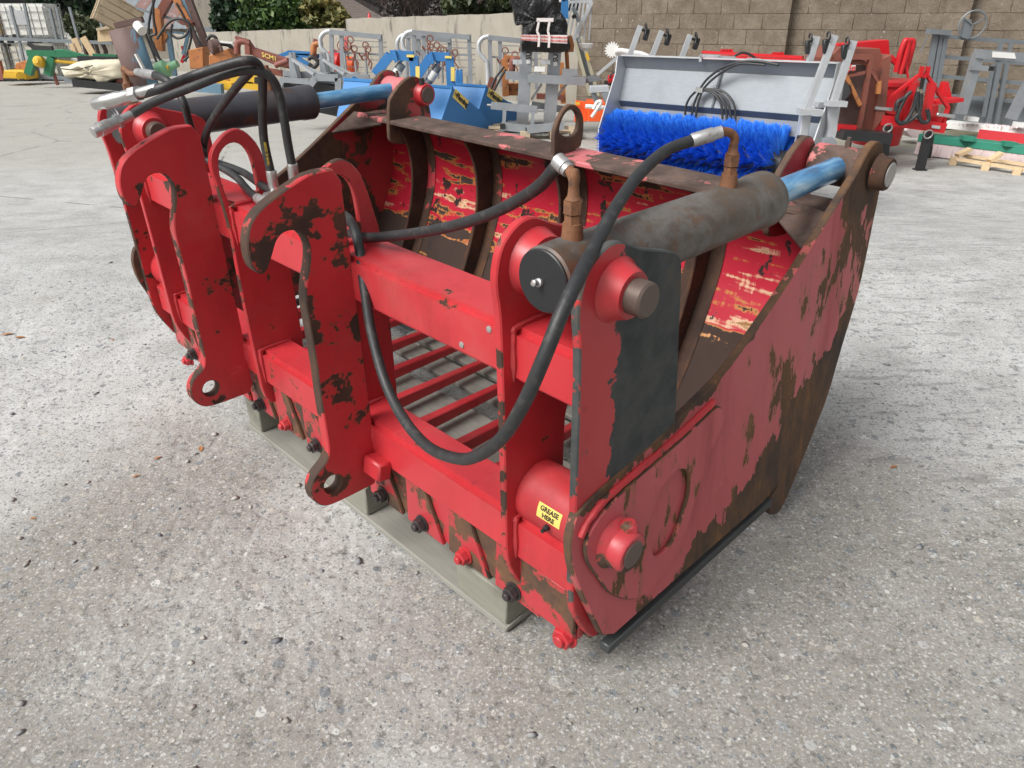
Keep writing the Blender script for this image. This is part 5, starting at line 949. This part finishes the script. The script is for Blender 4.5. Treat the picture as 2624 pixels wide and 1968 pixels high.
# ---------------------------------------------------------------- harrow frames
def harrow(label, ox, oy, y, seed, wid=148):
    t = T('harrow_frame', label, 'harrow', ox + 70, y, 'folded galvanised chain harrow frames'); rs = np.random.RandomState(seed); q = lambda L: [(ox + a, oy + b) for a, b in L]
    put(ptube(MB(), q([(28, 150), (26, 75), (18, 58), (6, 42), (4, 20), (14, 5), (30, 0)]), y, .04), 'bent_tube', M['galv_white'], t); put(pbars(MB(), q([(28, 3), (wid, 16)]), y, .08, .09), 'top_rail', M['galv'], t)
    for px, l in ((32, 140), (58, 130), (wid - 2, 135)): put(pbars(MB(), q([(px, 8), (px + 4, l)]), y + .02, .07), 'post', M['galv'], t)
    put(pbars(MB(), q([(28, 52), (wid + 5, 62)]), y + .05, .03), 'rail', M['galv'], t)
    for k in range(6): put(pbars(MB(), q([(62, 24 + k * 17), (wid + 14, 26 + k * 17 + rs.randn() * 2)]), y + .15, .014), 'tine_rod', M['galv_white'], t)
    for k in range(4):
        px = 74 + k * 20 + rs.randn() * 4; py = 18 + rs.rand() * 22 + k * 8; c = at(ox + px, oy + py, y - .05); mb = MB(); mb.ring(c, (.3, 1, .2), .055, .011, 12, 5); mb.tube(catmull([c + Vector((0, 0, -.05)), c + Vector((-.02, 0, -.14)), c + Vector((-.10, .02, -.18)), c + Vector((-.14, 0, -.12))], 4), .016, 6); mb.tube([c + Vector((-.02, 0, -.14)), c + Vector((.05, 0, -.24)), c + Vector((.02, 0, -.34))], .014, 6); put(mb, 'chain_link', M['chain'], t)
    for k in range(3): p = at(ox + 66 + k * 26, oy + 40 + rs.rand() * 20, y - .03); put(MB().cyl(p, p - Vector((0, 0, .45)), .022, 8), 'tine_post', M['galv'], t)
    return t
harrow('folded galvanised harrow frame furthest left, left of the blue transport boxes', 817, 79, 14.6, 1, 160); harrow('folded galvanised harrow frame in the middle, mostly hidden behind its near twin', 1014, 88, 14.9, 2, 140)
harrow('folded galvanised harrow frame in the middle, standing behind the two raised blue arms', 1028, 80, 14.3, 3, 176); harrow('folded galvanised harrow frame on the right, left of the wrapped stand', 1223, 93, 14.0, 4, 150)
# ---------------------------------------------------------------- galvanised scrapers
def scraper(label, ox, y):
    t = T('yard_scraper', label, 'scraper', ox + 60, y, 'galvanised yard scrapers'); q = lambda L: [(ox + a, b) for a, b in L]
    for k in (0, 9): put(pprism(MB(), q([(18 + k, 134), (24 + k, 134), (42 + k, 200), (22 + k, 200), (18 + k, 165)]), y + k * .012, .03), 'head_plate', M['galv'], t)
    put(pbars(MB(), q([(28, 152), (82, 190)]), y, .04, .08), 'strut', M['galv_white'], t); put(pbars(MB(), q([(34, 158), (108, 192)]), y + .15, .03, .06), 'strut', M['galv_white'], t); put(pbars(MB(), q([(5, 190), (120, 194)]), y + .2, .09, .09), 'beam', M['galv'], t); put(pbars(MB(), q([(2, 204), (70, 210)]), y - .1, .07, .07), 'beam', M['galv'], t)
    put(pbars(MB(), q([(62, 236), (88, 198), (146, 200), (146, 232)]), y - .15, .09, .10), 'bent_tube', M['galv'], t); put(pbars(MB(), q([(5, 200), (-6, 225)]), y, .07), 'end', M['galv'], t)
    put(pbars(MB(), q([(5, 232), (145, 262)]), y + .1, .40, .05), 'rubber_blade', M['dark'], t); return t
scraper('galvanised yard scraper with bent tube, left one of the pair behind the far cylinder', 722, 11.6); scraper('galvanised yard scraper with bent tube, right one of the pair beside the blue boxes', 800, 12.0)
# ---------------------------------------------------------------- scrap machinery on the left
t = T('maroon_arm', 'long maroon folding arm with a looped handle lying before the low wall', 'folding arm', 680, 15.2)
put(pbars(MB(), [(604, 96), (640, 106)], 15, .05, .09), 'lug', M['maroon'], t); put(ptube(MB(), [(608, 138), (608, 118), (612, 108), (625, 106), (640, 112)], 15, .06), 'handle', M['maroon'], t); put(pbars(MB(), [(634, 106), (636, 140)], 15, .09), 'post', M['maroon'], t)
put(pprism(MB(), [(636, 105), (648, 122), (735, 150), (748, 178), (712, 170), (640, 140)], 15, .16, .02), 'beam', M['maroon'], t); put(MB().cyl(at(705, 168, 14.9), at(738, 155, 14.9), .05, 12), 'ram', M['maroon'], t); put(pbars(MB(), [(690, 182), (760, 195)], 15, .10), 'foot', M['oldred'], t)
c = at(690, 146, 14.985); lm = lettering('SCM1', .11, M['sticker'], t, lambda co: Vector((co.x, -co.z, co.y - co.x * .32)) + c, .002); lm.matrix_parent_inverse = Matrix.Translation(-t.location)
t = T('blue_toolbar', 'low blue tubular frame lying behind the galvanised scrapers', 'frame', 770, 15.8)
for L in ([(712, 146), (742, 134), (800, 138)], [(742, 136), (790, 165)], [(755, 142), (830, 144)]): put(pbars(MB(), L, 15.6, .07), 'bar', M['blue'], t)
put(ptube(MB(), [(790, 152), (800, 146), (815, 158), (805, 172), (792, 165)], 15.4, .04), 'rubber_boot', M['rubber'], t)
t = T('red_mower', 'red and orange mower with a hooped guard behind the left harrow frame', 'mower', 850, 15.6)
put(ptube(MB(), [(803, 152), (804, 122), (810, 113), (826, 110)], 15.5, .06), 'hoop', M['oldorange'], t); put(pbars(MB(), [(804, 102), (822, 110)], 15.5, .05, .08), 'lug', M['maroon'], t); put(pprism(MB(), [(868, 140), (870, 105), (890, 92), (892, 130)], 15.4, .06), 'guard', simple('faded_pink_red', (.60, .14, .13), .5), t); put(MB().lathe([(0, .10), (.06, .22), (.25, .22), (.32, .08)], at(880, 165, 15.2), (-1, .2, .2), 18), 'drum', M['redbg'], t); put(MB().lathe([(0, .08), (.05, .17), (.22, .17), (.28, .06)], at(915, 172, 15.1), (-1, .1, .1), 18), 'drum', M['orange'], t); put(pbars(MB(), [(845, 140), (850, 172)], 15.4, .10), 'post', M['redbg'], t)
c = at(878, 118, 15.3); q = MB(); q.ring(c, (.1, 1, 0), .10, .010, 16, 5); put(q, 'hand_wheel', M['chain'], t)
t = T('loader_headstock', 'rusty orange loader frame with black hoses behind the blue boxes', 'frame', 1300, 12.6)
put(pbars(MB(), [(1293, 150), (1296, 246)], 12.4, .10, .14), 'post', M['oldorange'], t); put(pbars(MB(), [(1290, 150), (1340, 154)], 12.4, .10), 'top_bar', M['oldorange'], t); put(pbars(MB(), [(1265, 200), (1252, 240)], 12.4, .12), 'foot', M['oldred'], t); put(pprism(MB(), [(1300, 214), (1345, 216), (1345, 245), (1300, 245)], 12.5, .3), 'box', M['oldorange'], t)
for L in ([(1258, 228), (1270, 200), (1292, 170)], [(1266, 232), (1280, 205), (1296, 178)]): put(ptube(MB(), L, 12.2, .018), 'hose', M['rubber'], t)
put(ptube(MB(), [(1312, 190), (1314, 156), (1330, 152)], 12.3, .05), 'bracket', M['oldred'], t); put(pbars(MB(), [(1438, 160), (1444, 265)], 12.6, .08), 'post', M['oldorange'], t); put(pbars(MB(), [(1375, 246), (1445, 250)], 12.6, .08, .12), 'crossbar', M['oldred'], t)
t = T('flail_head', 'faded orange flail mower head with a round motor, lying tilted among scrap', 'flail head', 540, 16.0)
put(pprism(MB(), [(482, 128), (520, 120), (522, 178), (486, 176)], 15.9, .4, .02), 'housing', M['oldorange'], t); put(pprism(MB(), [(535, 142), (582, 125), (600, 150), (622, 182), (618, 195), (570, 216), (545, 205), (535, 165)], 15.2, .5, .02), 'hood', M['oldorange'], t); put(MB().cyl(at(538, 122, 15.2), at(562, 118, 15.3), .13, 20, ch=.02), 'motor', M['brownrust'], t); put(ptube(MB(), [(560, 118), (566, 122), (568, 132)], 15.1, .03), 'pipe', M['brownrust'], t); put(ptube(MB(), [(530, 104), (540, 92), (552, 96), (556, 108)], 15.3, .03), 'handle', M['rubber'], t); put(ptube(MB(), [(560, 112), (585, 115), (600, 132), (604, 145)], 15.5, .04), 'fender', M['dark'], t); put(pbars(MB(), [(556, 106), (598, 110)], 15.3, .03, .12), 'plate', M['white'], t)
for x0, x1, y0, y1 in ((560, 600, 215, 228), (596, 680, 198, 212), (620, 690, 214, 230)): put(pbars(MB(), [(x0, y0), (x1, y1 - 6)], 14.6, .13, .3), 'yellow_skid', M['yellow'], t)
put(pbars(MB(), [(655, 205), (690, 212)], 14.3, .1, .16), 'dark_block', M['dark'], t)
t = T('hedge_cutter', 'rusty orange hedge cutter with tall folded arms and tangled black hoses', 'hedge cutter', 440, 17.5); Y = 17.2
for L, w_, m_ in (([(404, 22), (410, 130)], .17, 'oldorange'), ([(408, 42), (440, -15)], .16, 'oldred'), ([(448, -15), (492, 70)], .15, 'oldorange'), ([(462, -15), (500, 62)], .10, 'oldblue'), ([(478, -15), (535, 132)], .13, 'brownrust'), ([(350, 21), (480, 60)], .05, 'galv_old'), ([(412, 110), (428, 86)], .12, 'oldorange'), ([(432, 85), (448, 195)], .09, 'oldblue'), ([(440, 82), (470, 86)], .04, 'oldblue'), ([(470, 140), (488, 62)], .06, 'oldblue'), ([(488, 65), (512, 130)], .08, 'brownrust')): put(pbars(MB(), L, Y, w_), 'arm', M[m_], t)
put(pprism(MB(), [(452, 55), (480, 48), (496, 56), (486, 66), (466, 64)], Y - .1, .06), 'bracket', M['oldred'], t); put(pbars(MB(), [(425, 215), (570, 228)], 14.3, .16, .16), 'drawbar', M['oldblue'], t)
for L in ([(398, -8), (385, 40), (382, 85), (400, 130), (420, 175)], [(392, -8), (394, 50), (400, 85), (385, 95), (400, 140), (430, 168)], [(370, 80), (390, 130), (405, 165), (425, 175)], [(402, 100), (430, 60), (455, 48), (485, 60), (478, 88), (455, 98), (438, 85), (442, 62)], [(485, 62), (490, 95), (482, 130), (475, 158)], [(490, 65), (505, 95), (520, 125), (530, 130)], [(470, 155), (490, 140), (515, 128)], [(512, 130), (516, 150), (518, 170)], [(452, 8), (470, 40), (478, 60)]): put(ptube(MB(), L, Y - .25, .026, 8), 'hose', M['rubber'], t)
put(pbars(MB(), [(468, 118), (474, 140), (466, 160)], 17.6, .06), 'red_lever', M['redbg'], t)
t = T('green_gearbox', 'pale green gearbox casting on the ground at the foot of the hedge cutter', 'gearbox', 415, 16.4); put(MB().lathe([(0, .14), (.05, .17), (.2, .16), (.26, .08), (.45, .07)], at(405, 185, 16), (.9, 0, .35), 16), 'casing', M['paleg'], t); put(pprism(MB(), [(424, 168), (432, 168), (430, 182), (424, 182)], 15.9, .05), 'yellow_label', M['yellow'], t)
t = T('scrap_sheet', 'tall leaning panel of brown rust and peeling blue paint', 'panel', 350, 15.8); C0 = [at(px, py, 15.6) for px, py in ((277, 80), (350, 66), (410, 235), (340, 245))]
V, F = [], []
for i in range(9):
    s = i / 8; bow = math.sin(s * math.pi) * .12 - s * s * .05
    for tt in (0, 1):
        p = C0[0].lerp(C0[1], s) if tt == 0 else C0[3].lerp(C0[2], s); V.append(tuple(p + Vector((0, -bow, 0)))); V.append(tuple(p + Vector((0, -bow + .03, 0))))
for i in range(8): a = 4 * i; F += [(a, a + 2, a + 6, a + 4), (a + 1, a + 5, a + 7, a + 3), (a, a + 4, a + 5, a + 1), (a + 2, a + 3, a + 7, a + 6)]
F += [(0, 1, 3, 2), (32, 34, 35, 33)]
cP = sum(C0, Vector()) / 4; o = raw('sheet', [tuple(Vector(v) - cP) for v in V], F, M['panel'], None, True); o.location = cP - t.location; o.parent = t
put(pbars(MB(), [(296, 66), (366, 50)], 15.7, .10, .10), 'top_channel', M['brownrust'], t); put(pbars(MB(), [(348, 138), (370, 180)], 15.4, .03, .10), 'white_strip', M['white'], t); put(MB().cyl(at(352, 64, 15.6), at(365, 80, 15.5), .09, 14), 'white_cap', M['white'], t)
t = T('wooden_crate', 'tilted pale wooden crate on top of the scrap pile', 'crate', 300, 19.5, None, 1.0); cc = at(300, 40, 19.3); R_ = Matrix.Rotation(.55, 3, 'Z') @ Matrix.Rotation(.55, 3, 'Y')
for i, d in enumerate(((.40, 0, 0), (-.40, 0, 0), (0, .33, 0), (0, -.33, 0))):
    for k in range(4):
        q = Vector(d) + Vector((0, 0, -.24 + k * .16)); dim = (.03, .68, .145) if d[0] else (.80, .03, .145); put(MB().box(cc + R_ @ q, dim, R_, .004), 'slat', M['oldwood'], t)
put(MB().box(cc + R_ @ Vector((0, 0, .335)), (.84, .72, .03), R_, .004), 'lid', M['oldwood'], t)
for sx in (-.43, .43):
    for sy in (-.3, .3): put(MB().box(cc + R_ @ Vector((sx, sy, 0)), (.03, .08, .68), R_, .004), 'batten', M['oldwood'], t)
t = T('plywood_box', 'plain plywood box below the tilted crate', 'box', 272, 20, None, .8); put(pprism(MB(), [(250, 108), (249, 78), (290, 70), (294, 105)], 19.9, .5, .01), 'carcass', M['newwood'], t); put(pbars(MB(), [(248, 76), (292, 67)], 19.85, .06, .06), 'lid', M['oldwood'], t)
t = T('timber_board', 'pale timber boards leaning at the left of the leaning panel', 'timber', 200, 20.2)
for L in ([(190, 98), (205, 135)], [(212, 95), (240, 142)], [(185, 112), (196, 140)]): put(pbars(MB(), L, 20, .16, .04), 'board', M['newwood'], t)
# tanks
def ibc(label, px, y, z0, m, lower=False):
    t = thing('liquid_tank', label, 'tank', gp(px, y, 0) + Vector((0, 0, z0)), .12, 'caged plastic liquid tanks'); h = .81
    MB().box((0, 0, .12 + h / 2), (1.17, .965, h), None, .07).build('tank_body', m, t); MB().cyl((0, 0, .90), (0, 0, .95), .11, 18).build('lid', M['dark'], t); MB().box((-.3, -.47, .15), (.16, .12, .12), None, .02).build('valve', M['dark'], t)
    p = MB().box((0, 0, .09), (1.18, .98, .03), None, .004).build('pallet_base', M['galv_old'], t)
    for k in (-.5, 0, .5): q = MB().box((k, -.42, .037), (.12, .12, .07)).build('foot', M['dark'], t)
    for k in range(7):
        x = -.58 + k * .193
        MB().bar((x, -.49, .09), (x, -.49, .94), .011).build('cage_bar', M['galv'], t)
    for k in range(6): y_ = -.45 + k * .18; MB().bar((.592, y_, .09), (.592, y_, .94), .011).build('cage_bar', M['galv'], t)
    for k in range(5):
        z = .17 + k * .19; mb = MB(); mb.bar((-.6, -.502, z), (.6, -.502, z), .012); mb.bar((.604, -.5, z), (.604, .5, z), .012); mb.build('cage_hoop', M['galv'], t)
    MB().box((-.12, -.515, .60), (.42, .008, .34)).build('label_plate', M['galv_white'], t); return t
ibc('white plastic tank in a wire cage, upper right of the stack', 122, 22.2, .945, M['ibc']); ibc('yellowed plastic tank in a wire cage, upper left of the stack', -2, 22.0, .945, M['ibcy']); ibc('dusty plastic tank in a wire cage, lower right of the stack behind the green mower', 122, 22.2, 0, M['ibcl']); ibc('dusty plastic tank in a wire cage, lower left of the stack at the photo edge', -4, 22.0, 0, M['ibcl'])
t = T('steel_rack', 'grey steel stillage rack with tall posts in front of the tanks', 'rack', 140, 20.9)
for L in ([(0, 99), (288, 110)], [(70, 197), (170, 200)]): put(pbars(MB(), L, 20.8, .08), 'rail', M['galv_old'], t)
for L in ([(26, 14), (50, 105)], [(127, 22), (146, 105)], [(145, 20), (162, 105)], [(178, 18), (205, 118)], [(252, 30), (270, 106)], [(50, 105), (72, 205)], [(93, 160), (104, 207)], [(62, 8), (82, 105)]): put(pbars(MB(), L, 20.8, .055), 'post', M['galv_old'], t)
put(pbars(MB(), [(130, 165), (148, 218)], 19.6, .06), 'brown_post', M['maroon'], t); put(pbars(MB(), [(-4, 155), (8, 205)], 20.5, .10), 'brown_post', M['maroon'], t)
t = T('yellow_mower', 'yellow flail mower casing on the ground at the far left', 'mower', 40, 20.5); put(pprism(MB(), [(6, 204), (8, 180), (48, 180), (62, 184), (68, 204)], 20.2, .7, .03), 'casing', M['yellow'], t); put(pprism(MB(), [(36, 178), (40, 162), (58, 156), (80, 156), (78, 178)], 20.6, .4, .02), 'guard', M['oldorange'], t); put(pbars(MB(), [(10, 203), (62, 205)], 20.15, .05, .07), 'skid', M['dark'], t); put(MB().cyl(at(54, 196, 20.15), at(54, 196, 20.3), .11, 18), 'roller_end', M['yellow'], t)
t = T('green_mower', 'green mower headstock with a long arm and a yellow bar, before the tanks', 'mower', 150, 19.6); Y = 19.4
put(pbars(MB(), [(72, 136), (146, 137)], Y, .14, .15), 'head_beam', M['green'], t); put(pprism(MB(), [(140, 126), (160, 126), (195, 136), (245, 148), (195, 148), (142, 148)], Y - .1, .15, .02), 'arm', M['green'], t)
for L in ([(88, 142), (74, 190)], [(134, 146), (124, 192)]): put(pbars(MB(), L, Y, .16), 'leg', M['green'], t)
put(MB().cyl(at(142, 156, Y), at(214, 163, Y), .045, 12), 'yellow_bar', M['yellow'], t); put(pbars(MB(), [(72, 112), (110, 134)], Y, .08), 'lever', M['dark'], t); put(pbars(MB(), [(85, 122), (135, 124)], Y, .10), 'hose_bundle', M['rubber'], t); put(MB().lathe([(0, .08), (.04, .13), (.18, .12), (.24, .05)], at(108, 160, Y), (0, -1, .2), 16), 'gearbox', M['yellow'], t); put(pbars(MB(), [(200, 150), (300, 153)], Y - .2, .12, .07), 'cutter_bar', M['dark'], t); put(pbars(MB(), [(240, 143), (300, 146)], Y, .1, .1), 'gear_cover', M['green'], t)
t = T('covered_mower_bed', 'mower bed under a crumpled cream canvas cover', 'mower', 245, 18.2); Y = 17.9
poly = [(154, 172), (180, 166), (215, 156), (250, 154), (312, 156), (324, 176), (330, 200), (300, 202), (276, 216), (258, 206), (236, 204), (200, 200), (168, 196), (160, 184)]
P = [at(a, b, Y) for a, b in poly]; pts = [(p.x, p.z) for p in catmull([Vector((p.x, 0, p.z)) for p in P + P[:1]], 4)][:-1]; n = len(pts); cx_, cz_ = sum(p[0] for p in pts) / n, sum(p[1] for p in pts) / n; mb = MB(); rings = []
for k, (s, yy) in enumerate([(.02, -.02), (.35, -.02), (.65, .0), (.88, .05), (1, .2), (1, .5), (.85, .75), (.02, .8)]): rings.append([mb.bm.verts.new(Vector((cx_ + (a - cx_) * s, Y - .2 + yy + noise.noise((a * 3 + k, b * 6, k * .9)) * .09, cz_ + (b - cz_) * s + noise.noise((a * 4, b * 4, k)) * .03))) for a, b in pts])
for a, b in zip(rings, rings[1:]):
    for k in range(n): mb.face([a[k], a[(k + 1) % n], b[(k + 1) % n], b[k]])
mb.face(rings[0]); mb.face(rings[-1]); put(mb, 'canvas_cover', M['canvas'], t, angle=50)
put(pbars(MB(), [(200, 210), (330, 222)], Y + .05, .16, .5), 'cutter_bed', M['dark'], t); put(pbars(MB(), [(168, 203), (212, 208)], Y, .12, .12), 'shoe', M['galv_old'], t); put(pprism(MB(), [(296, 208), (318, 192), (330, 205), (326, 225), (300, 226)], Y - .1, .3), 'rusty_guard', M['oldred'], t); put(pbars(MB(), [(156, 176), (195, 180), (238, 168)], Y - .24, .02), 'hem', M['dark'], t)
